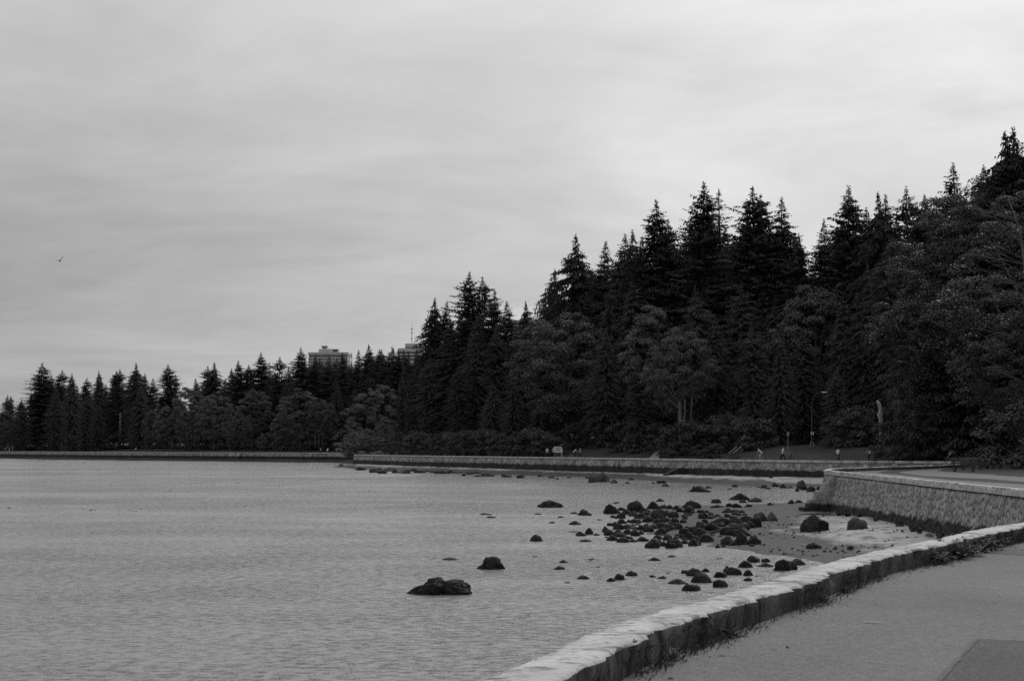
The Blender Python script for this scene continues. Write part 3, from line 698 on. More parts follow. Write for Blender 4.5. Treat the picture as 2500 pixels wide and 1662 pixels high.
PILE = [(240,340,240,68),(1628,196,212,60),(2005,272,185,68),(2155,290,130,42),(2035,296,80,26),(1780,300,100,42),(1268,284,80,30),(550,412,120,62),(465,398,80,22),(600,415,70,30),
(130,404,75,14),(335,435,70,20),(253,486,72,18),(480,500,122,38),(700,458,62,16),(113,655,132,65),(580,660,130,26),(595,590,90,65),(530,605,120,50),(675,600,75,25),(450,570,100,12),(855,302,60,16),
(1045,380,200,105),(1190,350,90,55),(1120,385,90,40),(985,330,60,30),(800,395,110,70),(900,368,70,28),(850,390,80,40),(940,400,80,36),(830,435,60,22),(905,440,70,40),(1030,415,90,36),(1080,440,85,36),(1120,410,80,28),(1150,470,90,45),(1250,445,120,78),(1330,430,70,55),(1400,430,75,48),(1410,360,70,34),(1360,350,60,30),(1290,345,90,30),(1560,345,140,58),(1545,385,95,52),(1445,380,60,34),
(1660,438,102,56),(1485,480,55,26),(1240,480,75,36),(1310,475,90,40),(1400,480,75,42),(915,490,70,40),(1045,485,95,36),(980,480,60,26),(790,510,45,26),(850,515,70,36),(960,540,130,40),(880,545,90,50),(760,570,60,50),(800,600,90,45),(870,590,90,40),(965,590,80,45),(1035,605,80,50),(1080,590,50,36),(1080,550,90,40),(1155,568,95,50),(1210,540,80,36),(1140,520,70,28),(1010,525,60,30),(1300,530,110,40),(1345,550,90,50),(1435,540,80,50),(1268,585,92,54),
(815,648,90,46),(905,615,110,40),(920,665,105,44),(975,635,60,26),(1020,662,75,24),(1095,655,100,38),(1245,635,80,36),(1335,645,75,46),(1200,718,120,70),(1235,670,80,40),(1300,700,80,42),(1365,722,85,44),(1390,670,100,36),(1430,690,90,50),(1435,712,70,40),(1500,678,60,36),(1580,698,95,60),(1620,690,50,34),(1680,660,140,62),(1600,650,70,40),(1540,640,90,60),(1490,590,90,48),(1570,570,90,45),(1655,605,140,62),(1590,600,60,30),(1450,625,70,36),
(1680,495,60,44),(1740,510,60,40),(1665,550,100,60),(1640,520,70,40),(1800,520,90,36),(1765,550,100,50),(1845,475,130,45),(1880,510,50,55),(1955,500,110,66),(1930,530,110,36),(2000,495,70,40),(2075,470,85,46),(2150,515,105,66),(2095,525,80,50),(2025,555,130,60),(1910,590,120,66),(2030,605,128,62),(1905,678,115,62),(2020,678,105,90),(2140,680,115,60),(2075,670,60,30),
(1900,330,60,34),(1800,340,140,28),(1975,335,95,34),(2085,332,70,26),(2290,320,70,30),(1890,378,55,30),(2020,388,60,22),(1800,716,46,24),(1855,712,42,20)]
LOW = [(370,855,88,32),(325,918,112,36),(545,1008,120,40),(400,1045,60,16),(630,826,80,18),(615,838,50,14),(685,896,70,9),(105,802,85,14),(1205,836,122,34),(1375,804,94,24),(1825,818,90,10),(800,1030,100,38),(885,1015,118,62),(1000,978,130,50),(1195,990,80,24),(1283,1005,95,34),(1340,956,50,10),(1440,1055,190,52),(1560,1118,185,62),(1495,955,75,34),(1590,978,170,72),(1680,940,80,36),(1665,1040,215,98),(1830,992,130,52),(1885,930,75,50),(1940,970,170,75),(2080,978,105,56),(2050,900,145,62),(2135,850,130,62),(2240,850,85,40),(2240,893,150,38),(2080,1025,90,34),(1825,1085,145,76),(2165,980,40,14)]
for q in PILE:
    x, y, w_, h_ = q
    if q in SP: R_(za, x, y, w_ * 1.04, h_ * 1.05, .2628, SP[q])
    elif x < 720: R_(za, x, y, w_, h_, .2628, 'small dark rock scattered in the water left of the rock pile', group='rocks left of the pile')
    elif y < 345: R_(za, x, y, w_ * 1.05, h_ * 1.1, .2628, 'dark rock along the back edge of the rock pile', group='rocks at the back of the pile')
    else:
        wh = ('back' if y < 450 else 'front' if y > 600 else 'middle') + ' of the crowded rock pile, ' + ('left third' if x < 1130 else 'right third' if x > 1600 else 'central third')
        R_(za, x, y, w_ * 1.30, h_ * 1.30, .2628, 'dark rounded boulder at the ' + wh, group='boulders at the ' + wh)
for q in LOW:
    x, y, w_, h_ = q
    if q in SP: R_(za, x, y, w_ * 1.04, h_ * 1.05, .2628, SP[q])
    elif x < 1400: R_(za, x, y, w_, h_, .2628, 'small low rock awash in the shallows between the domed boulder and the parapet', group='small rocks in the shallows')
    else: R_(za, x, y, w_ * 1.06, h_ * 1.08, .2628, 'dark boulder in the lower rock group near the parapet', group='boulders of the lower group')
for k in range(150):
    x = rr2.uniform(740, 2160) if k % 3 else rr2.uniform(1250, 2150); y = rr2.uniform(370, 715); t1 = 560 + (x - 740) * .11; t0 = 400 - (x - 740) * .02
    if not (t0 < y < max(t1, 640)): continue
    wh = ('back' if y < 450 else 'front' if y > 600 else 'middle') + ' of the crowded rock pile, ' + ('left third' if x < 1130 else 'right third' if x > 1600 else 'central third')
    w_ = rr2.uniform(35, 85); R_(za, x, y, w_, w_ * rr2.uniform(.25, .45), .2628, 'dark rounded boulder at the ' + wh, group='boulders at the ' + wh)
R_(za, 2200, 460, 160, 85, .2628, 'striped sloping boulder at the right end of the rock pile', pale=True)
R_(za, 2312, 460, 110, 88, .2628, 'pale barnacled boulder at the right end of the rock pile', pale=True)
R_(zb, 525, 712, 248, 142, .2755, 'big two toned boulder on the sand below the headland wall', mesh=rock_np(60, 4, rough=.12), depth=.9).data.materials.append(M['rock'])
R_(zb, 897, 698, 198, 112, .2755, 'pale rounded boulder on the sand beside the big two toned one', pale=True)
for q, lb in (((510,858,140,46), 'low dark boulder on the sand in front of the two toned boulder'), ((830,858,66,30), 'small dark stone on the sand nearest the parapet'),
              ((235,1068,190,108), 'blocky boulder at the water edge beside the parapet, front of three'), ((300,1060,130,84), 'smaller boulder at the water edge beside the parapet, in the middle of three'), ((375,1018,145,62), 'flat topped boulder at the water edge beside the parapet, rear of three'),
              ((395,268,112,86), 'large rounded boulder close under the far wall beside the headland tip')):
    R_(zb, *q, .2755, lb, pale=('large rounded' in lb))
for q in ((475,285,90,50),(410,350,52,42),(480,355,80,44),(545,350,50,36),(300,470,60,36),(370,465,80,30),(160,250,70,40),(225,260,60,40),(60,260,70,36),(120,232,40,26)):
    R_(zb, *q, .2755, 'dark boulder in the channel between the headland tip and the far wall', group='boulders in the channel')
for u, v, ww, hh in ((1470, 1160, 44, 27), (1445, 1161, 20, 20), (1500, 1162, 18, 12)):
    rock(u, v, ww, hh, 'big pale boulder on the beach against the far sea wall' if ww > 40 else 'boulder beside the big pale one against the far sea wall', group=None if ww > 40 else 'boulders under the far wall', pale=True)
for (u, v, ww, hh) in ((833,1137,14,4),(880,1148,30,9),(915,1146,20,7)):
    rock(u, v, ww, hh, 'low dark rock in the water off the corner of the far sea wall', group='rocks off the wall corner')
for k in range(46):
    u = rr2.uniform(905, 1260); v = 1143 + (u - 905) * .05 + rr2.uniform(-1, 9)
    rock(u, v, rr2.uniform(10, 34), rr2.uniform(4, 9), 'dark shore rock on the rocky foreshore at the left end of the far wall', group='rocks of the far foreshore', pale=rr2.random() < .3)
for k in range(26):
    u = rr2.uniform(1260, 1960); v = 1160 + (u - 1260) * .018 + rr2.uniform(-5, 6)
    rock(u, v, rr2.uniform(8, 22), rr2.uniform(3, 8), 'small rock on the narrow beach along the middle of the far wall', group='rocks along the far wall', pale=rr2.random() < .4)
# loose pebbles and weed on the wet sand
pm = MB(); rr3 = random.Random(9)
for k in range(1500):
    u, v = rr3.uniform(1700, 2240), rr3.uniform(1240, 1360)
    q = ground(u, v, .2); h = BH(*q)
    if h < .03 or sdist([q])[0] > -.4: continue
    if mnoise.noise((q[0] * .35, q[1] * .2, 3)) < -.05: continue
    r = rr3.choice((.02, .025, .025, .03, .03, .04, .07)) * rr3.uniform(.7, 1.3); a0 = rr3.uniform(0, 6); n = 5
    ring = [(q[0] + r * math.cos(a0 + 6.283 * i / n) * rr3.uniform(.7, 1.2), q[1] + r * math.sin(a0 + 6.283 * i / n), h - .02) for i in range(n)]
    ring2 = [(q[0] + (p[0] - q[0]) * .6, q[1] + (p[1] - q[1]) * .6, h + r * rr3.uniform(.5, .9)) for p in ring]
    pm.add(ring + ring2, [(i, (i + 1) % n, n + (i + 1) % n, n + i) for i in range(n)] + [tuple(range(n, 2 * n))])
tag(pm.build('pebbles', M['rockpale']), 'loose pebbles and weed strewn over the wet sand', 'pebbles', kind='stuff')
kp = MB()
for (u0, u1, v, n) in ((440,590,1179,26),(660,700,1187,6),(405,490,1199,8),(205,238,1245,7),(15,45,1241,6),(290,370,1248,6),(320,360,1243,5),(215,260,1222,4),(40,60,1212,2)):
    for k in range(n):
        q = ground(rr3.uniform(u0, u1), v + rr3.uniform(-1.2, 1.2), 0); r = rr3.uniform(.04, .10)
        kp.add([(q[0] + r * math.cos(6.283 * i / 6), q[1] + .6 * r * math.sin(6.283 * i / 6), -.03) for i in range(6)] + [(q[0], q[1], r * .7)], [(i, (i + 1) % 6, 6) for i in range(6)])
tag(kp.build('floating_kelp', M['rock']), 'dark specks of kelp floating in lines on the open water', 'kelp', kind='stuff')

# ------------------------------------------------------------------ vegetation
def quads(P, D, W, l, wd, curl=None):
    n = len(P); v = np.empty((n, 4, 3), np.float32)
    l = np.asarray(l)[:, None]; wd = np.asarray(wd)[:, None]
    v[:, 0] = P; v[:, 1] = P + D * l * .5 + W * wd * .5; v[:, 2] = P + D * l; v[:, 3] = P + D * l * .5 - W * wd * .5
    if curl is not None: v[:, 2, 2] -= (l * curl)[:, 0]
    return v
def fin(name, Q, m):
    V = np.concatenate(Q).reshape(-1, 3); return mesh_np(name, V, np.arange(len(V)).reshape(-1, 4), m)
def unit(a): return a / (np.linalg.norm(a, axis=-1, keepdims=True) + 1e-9)
def conifer(seed, m, H=40., Rm=6., zb=.12, pw=.85, droop=.18, up=.25, step=.95, nb=6, spray=.95, dens=1.0, irr=.3, top_gap=.0, lean=0.0, hang=.35, bulge=0, flag=.18, broken=0.0, jit=1.1):
    g = np.random.default_rng(seed); Q = []; z = zb * H; ph = g.uniform(0, 6)
    lumps = np.interp(np.arange(60), np.arange(0, 61, 4), np.clip(1 + irr * .9 * g.normal(0, .5, 16), .45, 1.5))
    side = g.uniform(0, 6.28, 3)
    while z < H - .3 - broken:
        t = (H - z) / (H * (1 - zb)); prof = (1 - math.exp(-max(0.0, H - z - 1.0) / pw)) * (1 - .35 * max(0, t - .8) / .2)
        if bulge: prof = min(prof, bulge)
        base = Rm * prof * lumps[int(t * 59)]
        n = max(3, int(nb * g.uniform(.75, 1.2)))
        for k in range(n):
            az = ph + 6.283 * k / n + g.uniform(-.35, .35); ln = base * g.uniform(1 - irr, 1 + irr * .7) * (1 + flag * math.sin(az + side[0] + 2.0 * t)); ln = min(ln, 1.3 * Rm * prof) + .22
            if t > .18 and g.random() < top_gap: continue
            el = up * (1 - t) ** .8 + g.uniform(-.2, .2) - .12 * t; zz = z + g.uniform(-.5, .5) * jit
            ns = max(2, int(ln / .42 * dens)); s = (np.arange(ns) + g.uniform(.2, .9, ns)) / ns
            s = s ** .8
            d = np.array((math.cos(az), math.sin(az))); lat = np.array((-d[1], d[0], 0))
            P = np.zeros((ns, 3)); P[:, 0] = d[0] * s * ln; P[:, 1] = d[1] * s * ln
            P[:, 2] = zz + math.tan(el) * s * ln - droop * ln * s ** 2 + .10 * ln * np.clip(s - .75, 0, 1)
            sl = math.tan(el) - 2 * droop * s
            fwd = unit(np.stack([np.full(ns, d[0]), np.full(ns, d[1]), sl], 1))
            wd = spray * (1.12 - .7 * s) * min(1.0, .35 + ln / 3.5)
            for sg in (1, -1):
                a = g.uniform(.55, 1.2, ns)[:, None]
                D = unit(fwd * np.cos(a) + sg * lat * np.sin(a) + np.array((0, 0, -1)) * (g.uniform(0, 2 * hang, ns))[:, None])
                W = unit(np.cross(D, np.array((0, 0, 1.)) + g.normal(0, .35, (ns, 3))))
                Q.append(quads(P, D, W, wd * g.uniform(.7, 1.35, ns), wd * g.uniform(.28, .5, ns), hang * .5))
            k2 = max(1, int(ns * .7)); ii = g.integers(0, ns, k2)
            D = unit(fwd[ii] * .6 + np.array((0, 0, -1)) * g.uniform(.2, 1.0, (k2, 1)) * (.4 + hang) + g.normal(0, .35, (k2, 3)))
            W = unit(np.cross(D, g.normal(0, 1, (k2, 3)))); Q.append(quads(P[ii], D, W, wd[ii] * g.uniform(.6, 1.1, k2), wd[ii] * .4))
        ph += 1.1; z += step * (0.55 + .6 * t) * g.uniform(.8, 1.2)
    n = 26; zt = g.uniform(H - 2.4, H, n); P = np.c_[g.normal(0, .05, (n, 2)), zt - broken]; a = g.uniform(0, 6.28, n)
    D = unit(np.c_[np.cos(a), np.sin(a), g.uniform(.2, 1.0, n)]); W = unit(np.cross(D, g.normal(0, 1, (n, 3))))
    Q.append(quads(P, D, W, .25 + (H - zt) * .28, np.full(n, .18)))
    Q.append(quads(np.array([[0, 0, H - 1.2]] * 2), np.array([[0, 0, 1.]] * 2), np.array([[1., 0, 0], [0, 1., 0]]), np.array([1.3, 1.3]), np.array([.16, .16])))
    me = fin('crown', Q, m); me['H'] = H; return me
def leaf_cloud(g, C, rad, n, ls, flat=.62, updir=.8):
    """leaves over the upper outside of one clump"""
    v = unit(g.normal(0, 1, (n, 3)) + np.array((0, 0, updir))); v[:, 2] = np.where(v[:, 2] < -.25, -v[:, 2] * .6, v[:, 2]); r = rad * g.uniform(.35, 1.05, n) ** .6
    P = C + v * r[:, None] * np.array((1, 1, flat))
    nrm = unit(v + g.normal(0, .55, (n, 3)) + np.array((0, 0, .35))); D = unit(np.cross(nrm, g.normal(0, 1, (n, 3)))); W = np.cross(nrm, D)
    return quads(P, D, W, ls * g.uniform(.7, 1.4, n), ls * g.uniform(.5, .9, n), .18)
def broad(seed, m, H=24., Rx=8., zb=.12, ncl=150, nl=130, ls=.42, cr=1.5, shape=1.0, hollow=.55, trunk_m=None, tr=.45, fork=True):
    g = np.random.default_rng(seed); Q = []; cz = (zb + 1) / 2 * H; rz = (1 - zb) / 2 * H; Cs = []
    lob = [(unit(g.normal(0, 1, 3)), g.uniform(.75, 1.2)) for _ in range(7)]
    for k in range(ncl):
        v = unit(g.normal(0, 1, 3)); rr_ = g.uniform(hollow, 1.0) ** .5
        kk = 1 + .45 * sum(max(0, float(v @ l)) ** 4 * (a - .9) * 3 for l, a in lob)
        zz = v[2]; wx = (1 - .25 * shape * max(0, zz)) * (1 - .22 * max(0, -zz))
        C = np.array((v[0] * Rx * rr_ * kk * wx, v[1] * Rx * rr_ * kk * wx, cz + zz * rz * rr_ * min(kk, 1.05)))
        Cs.append(C); Q.append(leaf_cloud(g, C, cr * g.uniform(.65, 1.35), int(nl * g.uniform(.6, 1.4)), ls))
    crown = fin('crown', Q, m); crown['H'] = H
    mb = MB(); th = zb * H + .28 * H
    mb.tube([(0, 0, -.6), (.05, 0, th * .35), (-.1, .05, th * .7), (.1, 0, th)], [tr * 1.35, tr, tr * .85, tr * .7], 10)
    idx = g.choice(len(Cs), min(14, len(Cs)), replace=False)
    for i in idx:
        C = Cs[i]; b0 = Vector((0, 0, th * g.uniform(.6, 1.0))); e = Vector(C); mid = b0.lerp(e, .5) + Vector((0, 0, .12 * H * g.uniform(-.2, .7)))
        mb.tube([b0, mid, e], [tr * .45, tr * .28, tr * .08], 6, False)
    trunk = mb.mesh('trunk', trunk_m or M['bark'], True)
    return crown, trunk
def con_trunk(H, r0): mb = MB(); mb.tube([(0, 0, -.8), (0, 0, H * .06), (.06, .03, H * .4), (0, 0, H * .75), (0, 0, H * .985)], [r0 * 1.4, r0, r0 * .75, r0 * .4, .05], 8); return mb.mesh('trunk', M['bark'], True)
TK = con_trunk(40, .55)
V = {}
V['F0'] = (conifer(1, M['fir'], Rm=7.8, pw=10.0, irr=.34, up=.25, nb=10, droop=.14, step=.95, dens=1.25, spray=1.1, jit=1.6, flag=.25), TK)
V['F1'] = (conifer(2, M['fir'], Rm=6.6, pw=10.5, irr=.28, up=.28, nb=10, step=.85, dens=1.25, spray=1.0, jit=1.6, flag=.25), TK)
V['F2'] = (conifer(3, M['fir'], Rm=8.2, pw=8.5, irr=.48, up=.38, step=1.0, nb=10, top_gap=.06, dens=1.25, spray=1.1), TK)
V['F3'] = (conifer(4, M['fir'], Rm=7.4, pw=9., irr=.52, up=.38, step=1.15, nb=9, top_gap=.08, dens=1.2, spray=1.1), TK)
V['F4'] = (conifer(41, M['fir'], Rm=7.6, pw=7.5, irr=.6, up=.35, step=1.25, nb=9, top_gap=.12, dens=1.25, spray=1.15, flag=.45), TK)
V['F5'] = (conifer(42, M['fir'], Rm=6.4, pw=6.0, irr=.55, up=.15, step=1.0, nb=9, dens=1.3, spray=1.1, flag=.35, hang=.6), TK)
V['H0'] = (conifer(5, M['fir'], Rm=6.6, pw=9.5, irr=.36, up=.05, droop=.30, hang=.9, nb=9, step=1.05, dens=1.2, spray=1.05), TK)
V['H1'] = (conifer(6, M['fir'], Rm=7.2, pw=8.5, irr=.48, up=.05, droop=.34, hang=.8, nb=9, step=1.15, top_gap=.04, dens=1.2, spray=1.05), TK)
V['T0'] = (conifer(7, M['fir'], Rm=4.6, pw=8., irr=.35, up=.35, nb=7, step=1.2, spray=.7, dens=1.0, hang=.2, top_gap=.10), TK)
V['C0'] = (conifer(8, M['cedar'], Rm=7.8, zb=.05, pw=9., irr=.30, up=.0, droop=.25, hang=.9, nb=10, step=.85, spray=.9, dens=1.35, bulge=.9, jit=3.0, flag=.3), TK)
V['C1'] = (conifer(9, M['cedar'], Rm=6.8, zb=.04, pw=8., irr=.34, up=-.05, droop=.22, hang=1.0, nb=10, step=.85, spray=.9, dens=1.35, bulge=.85, jit=3.0, flag=.3), TK)
V['C2'] = (conifer(10, M['cedar'], Rm=8.4, zb=.08, pw=8.5, irr=.42, up=.1, droop=.22, hang=.6, nb=10, step=.9, spray=.95, dens=1.3, jit=3.0, flag=.3), TK)
V['B0'] = broad(21, M['maple'], Rx=8.5, ncl=130, nl=230, ls=.36, cr=1.55)
V['B1'] = broad(22, M['maple'], Rx=7.0, ncl=115, nl=230, ls=.36, cr=1.5, shape=1.6)
V['B2'] = broad(23, M['maple'], Rx=9.5, ncl=140, nl=230, ls=.36, cr=1.45, shape=.6)
V['B3'] = broad(24, M['maple'], Rx=6.2, zb=.16, ncl=95, nl=210, ls=.33, cr=1.3, shape=1.4)
V['B4'] = broad(31, M['maple'], Rx=9.5, zb=.30, ncl=130, nl=240, ls=.38, cr=1.5, shape=1.0)
V['P0'] = broad(25, M['pale'], H=20, Rx=9.0, zb=.05, ncl=140, nl=260, ls=.25, cr=1.3)
V['P1'] = broad(26, M['pale'], H=18, Rx=8.0, zb=.0, ncl=130, nl=260, ls=.24, cr=1.35, shape=1.3)
V['N0'] = broad(27, M['glossleaf'], H=24, Rx=8.0, zb=.04, ncl=300, nl=260, ls=.20, cr=1.05, shape=1.1, hollow=.5, trunk_m=M['palebark'])
V['N1'] = broad(28, M['glossleaf'], H=24, Rx=7.0, zb=.02, ncl=270, nl=260, ls=.19, cr=1.0, shape=.9, hollow=.5, trunk_m=M['palebark'])
V['S0'] = broad(29, M['cedar'], H=4, Rx=3.2, zb=-.15, ncl=46, nl=90, ls=.26, cr=.75, tr=.08)
V['S1'] = broad(30, M['maple'], H=4, Rx=3.0, zb=-.15, ncl=40, nl=90, ls=.24, cr=.8, tr=.08)
tr_ = random.Random(14)
def plant(kind, x, y, z, Hh, wf, rz, label, cat='tree', group=None, name=None):
    crown, trunk = V[kind]; H0 = crown['H']; s = Hh / H0
    nm = name or {'F': 'fir_tree', 'H': 'hemlock_tree', 'T': 'fir_tree', 'C': 'cedar_tree', 'B': 'maple_tree', 'P': 'willow_tree', 'N': 'alder_tree', 'S': 'shrub'}[kind[0]]
    e = empty(nm, (x, y, z), rz); tag(e, label, cat, group)
    wf *= 1.12 if kind[0] in 'FH' else 1.0; e.rotation_euler = (tr_.uniform(-.03, .03), tr_.uniform(-.03, .03), rz); q_ = tr_.uniform(.9, 1.12); link('crown', crown, e, scale=(s * wf * q_, s * wf / q_, s)); k = min(s * wf, s); link('trunk', trunk, e, scale=(k, k, s)); return e
def on_land(u, Y, d):
    while Y < 345 and sdist([at(u, HOR, Y)[:2]])[0] < d: Y += 2.0
    return Y
def tree(u, v, Y, kind, wf, label, **kw):
    Y = on_land(u, Y, 6.5); p = at(u, v, Y); z = LH(p[0], Y); H = p[2] - z
    return plant(kind, p[0], Y, z - .1, H, wf, tr_.uniform(0, 6.28), label, **kw)
DESC = {'F0': 'full dark fir', 'F1': 'slender dark fir', 'F2': 'ragged broad fir', 'F3': 'gappy layered fir', 'F4': 'lopsided ragged fir', 'F5': 'blunt shaggy fir', 'H0': 'drooping narrow hemlock', 'H1': 'drooping ragged hemlock', 'T0': 'thin see through fir',
        'C0': 'dense shaggy cedar', 'C1': 'dense columnar cedar', 'C2': 'broad shaggy cedar'}
FAR = [(17,963,690,'F1',.9),(28,965,700,'F2',.8),(51,974,640,'C1',1.2),(100,886,640,'F0',1.3),(122,917,660,'F1',1),(148,903,640,'F3',1.1),(181,910,620,'C0',.9),(207,921,640,'F4',1),(245,904,610,'C0',.85),(282,903,610,'F5',.9),(295,900,600,'F3',.9),(329,885,590,'H1',1),(350,911,600,'F0',.8),(370,922,590,'F1',1),(410,888,580,'F2',1.0),(430,913,585,'F4',.9),
(482,922,570,'F1',.9),(506,892,560,'F3',1),(518,882,555,'H1',1.05),(551,922,560,'F1',.9),(569,899,550,'F0',.9),(584,881,545,'F0',1.0),(610,890,545,'F5',1.1),(637,861,540,'F0',1.0),(659,882,540,'T0',1),(681,870,530,'F3',1),(703,896,530,'F1',1),(736,849,520,'F0',.95),(775,866,520,'F1',1),(801,866,515,'F1',1),(817,873,510,'F4',.9),(842,861,505,'F0',.9),(861,860,500,'T0',1),(870,854,500,'F1',.9),(900,840,490,'H0',1.1),(922,852,485,'F1',1),(931,851,480,'F5',.9),(954,847,475,'F0',1),(972,852,465,'F1',1)]
for k, (u, v, Y, kd, wf) in enumerate(FAR): tree(u, v, Y, kd, wf, f'{DESC[kd]}, {ordinal(k + 1)} treetop from the left along the far shore skyline', group='far shore skyline conifers')
MID = [(1051,726,345,'H0',.9),(1088,734,345,'F1',.8),(1145,663,335,'F2',.8),(1175,672,332,'F4',.75),(1201,710,325,'F0',.8),(1233,734,318,'F1',.9),(1280,734,312,'H0',.75),(1342,655,300,'H0',.9),(1414,570,290,'H1',.95),(1460,588,285,'F1',.85),(1522,572,278,'F1',.85),(1545,558,274,'H0',.8),(1566,578,272,'F1',.75),(1615,489,265,'F0',.95),(1643,532,262,'F1',.8),(1706,442,258,'F2',.80),(1764,458,256,'T0',1.0),(1812,509,252,'F1',.8),(1845,453,248,'F4',.9),(1868,472,246,'F4',.7),(1897,480,244,'F1',.95),(1937,565,240,'F4',.8),(1957,573,238,'F5',.7),
(2010,535,238,'F1',.8),(2058,455,232,'F0',.9),(2117,504,228,'F1',.85),(2143,477,226,'F0',.8),(2158,466,224,'H1',.8),(2218,452,215,'F3',.75),(2252,473,212,'F5',.8),(2292,477,205,'T0',.9),(2347,395,185,'F1',.9),(2408,398,172,'F5',.8),(2446,322,160,'H1',1.0),(2470,352,158,'F3',.9),(2494,306,150,'H0',1.1)]
for k, (u, v, Y, kd, wf) in enumerate(MID): tree(u, v, Y, kd, wf, f'{DESC[kd]}, {ordinal(k + 1)} treetop from the left along the tall near forest skyline', group='near forest skyline conifers')
# front rows, far shore
FR = [(136,945,600,'C0',.95,'shaggy conical cedar at the front of the far shore trees, above the left lamp post'),(212,960,590,'C1',1.1,'dense conical cedar, left of the tall pale trunk on the far shore'),
(240,985,585,'C0',1.0,'lower dense cedar joined to the conical one, left of the tall pale trunk'),(60,990,620,'C2',1.0,'dark spreading cedar at the left end of the far shore front row'),(10,1000,640,'B1',.8,'rounded tree at the very left edge of the far shore'),
(340,945,560,'C2',.9,'tall greyish cedar right of the pale trunk on the far shore'),(372,1000,545,'B3',1.0,'small rounded tree below the greyish cedar on the far shore'),(403,990,535,'B1',.9,'rounded maple overhanging the lawn edge on the far shore, left of four thin trunks'),
(466,945,535,'B1',1.0,'tall rounded maple over the four thin trunks on the far shore'),(455,1000,520,'B3',1.0,'smaller maple in front of the four thin trunks on the far shore'),(525,960,515,'B2',.8,'grey rounded maple behind the small lawn tree on the far shore'),
(562,988,488,'B3',.55,'slim young tree with a clear trunk at the lawn edge'),(618,950,500,'B0',.9,'broad maple behind the slim young lawn tree'),(600,1010,492,'B1',.8,'low dark maple under the broad one behind the lawn'),
(638,1058,470,'B3',1.0,'tiny bushy tree standing alone on the lawn'),(690,1000,478,'B1',.85,'rounded maple leaning over the right part of the lawn'),(735,952,475,'B2',.95,'widest spreading maple on the far shore, over the cyclists'),(790,975,470,'B0',.8,'maple right of the widest one on the far shore'),
(700,930,500,'C2',.8,'dark cedar filling the gap above the widest maple'),(820,930,490,'C0',.9,'dark cedar behind the pale round willow'),(860,945,470,'C1',.9,'columnar cedar left of the pale round willow'),
(925,938,455,'P0',1.0,'large pale round willow beside the edge of the near forest'),(858,1030,400,'P1',1.05,'pale feathery bush tree on the point where the wall turns'),(940,1018,395,'P1',.75,'smaller pale bush tree right of the feathery one on the point'),(900,1045,385,'B1',1.3,'grey rounded bush between the two pale bush trees on the point'),
(171,1055,590,'C1',2.6,'small pyramid shaped evergreen on the far shore lawn edge')]
for u, v, Y, kd, wf, lb in FR: tree(u, v, Y, kd, wf, lb)
# front rows, near forest
FN = [(985,890,352,'C0',.8,'shaggy dark cedar at the left edge of the near forest'),(1010,900,345,'C1',1.0,'columnar dark cedar at the left foot of the near forest'),(1050,870,335,'C2',.9,'spreading grey cedar at the left end of the near forest'),(1100,780,335,'C2',.9,'tall cedar left of centre below the ragged twin tops'),
(1160,770,322,'C0',.85,'large dark cedar directly below the ragged twin tops'),(1215,800,310,'C1',1.1,'dark cedar right of the one below the twin tops'),(1120,890,318,'C2',.9,'dim spreading cedar in the lower left of the near forest'),(1200,930,300,'C0',1.2,'low shaggy cedar left of the white notice board'),(1270,830,295,'C2',.85,'cedar standing left of the large bright maple'),(1255,930,285,'C0',1.1,'low shaggy cedar left of and below the large bright maple'),
(1385,765,262,'B0',1.05,'large bright maple behind the white notice board'),(1475,800,250,'C0',.85,'dark cedar against the right side of the large bright maple'),(1318,850,268,'C2',.8,'dark cedar against the left side of the large bright maple'),(1480,690,272,'C0',.9,'cedar rising behind the large bright maple'),(1550,680,262,'C2',.85,'cedar between the two bright maples'),
(1600,745,236,'B3',.95,'tall grey maple above the forked pale trunk'),(1655,810,222,'B4',.8,'maple with the forked pale trunk beside the path'),(1560,880,232,'C1',1.2,'low cedar overhanging the dirt path'),(1700,700,240,'C1',1.1,'dark cedar right behind the tall grey maple'),(1745,770,226,'C0',.95,'shaggy dark cedar left of the street lamp'),(1800,690,232,'C2',.9,'tall shaggy cedar over the stair railing'),(1840,790,215,'C1',1.1,'dark cedar left beside the street lamp'),
(1900,820,212,'C0',.9,'cedar directly behind the street lamp'),(1990,690,225,'B1',.85,'softly pale leafy tree high above the street lamp'),(1960,800,218,'C1',1.1,'dark cedar beneath the softly pale one'),(2060,720,212,'C2',.8,'dark cedar above the pale snag'),(2110,640,210,'C0',.85,'very dark cedar right above the snag'),(2170,600,205,'C2',.8,'tall very dark cedar left of the glossy leaved trees'),(2040,900,196,'C1',1.2,'low dark cedar left of the pale snag'),(2235,620,190,'C0',.8,'dark cedar half hidden by the glossy leaved trees'),
(2290,560,156,'N0',.95,'glossy leaved alder, left edge of the right hand mass'),(2392,430,146,'N1',1.0,'tallest glossy leaved alder near the right edge'),(2330,800,146,'N0',1.0,'lower glossy leaved alder above the cyclist pair'),(2480,440,134,'N1',1.0,'alder with bare pale branches at the right edge'),(2440,700,136,'N0',.85,'dense alder over the park bench'),(2560,430,130,'N0',1.1,'tall alder cut by the right edge of view'),(2590,640,122,'N1',1.0,'low alder cut by the right edge of view')]
for u, v, Y, kd, wf, lb in FN: tree(u, v, Y, kd, wf, lb)
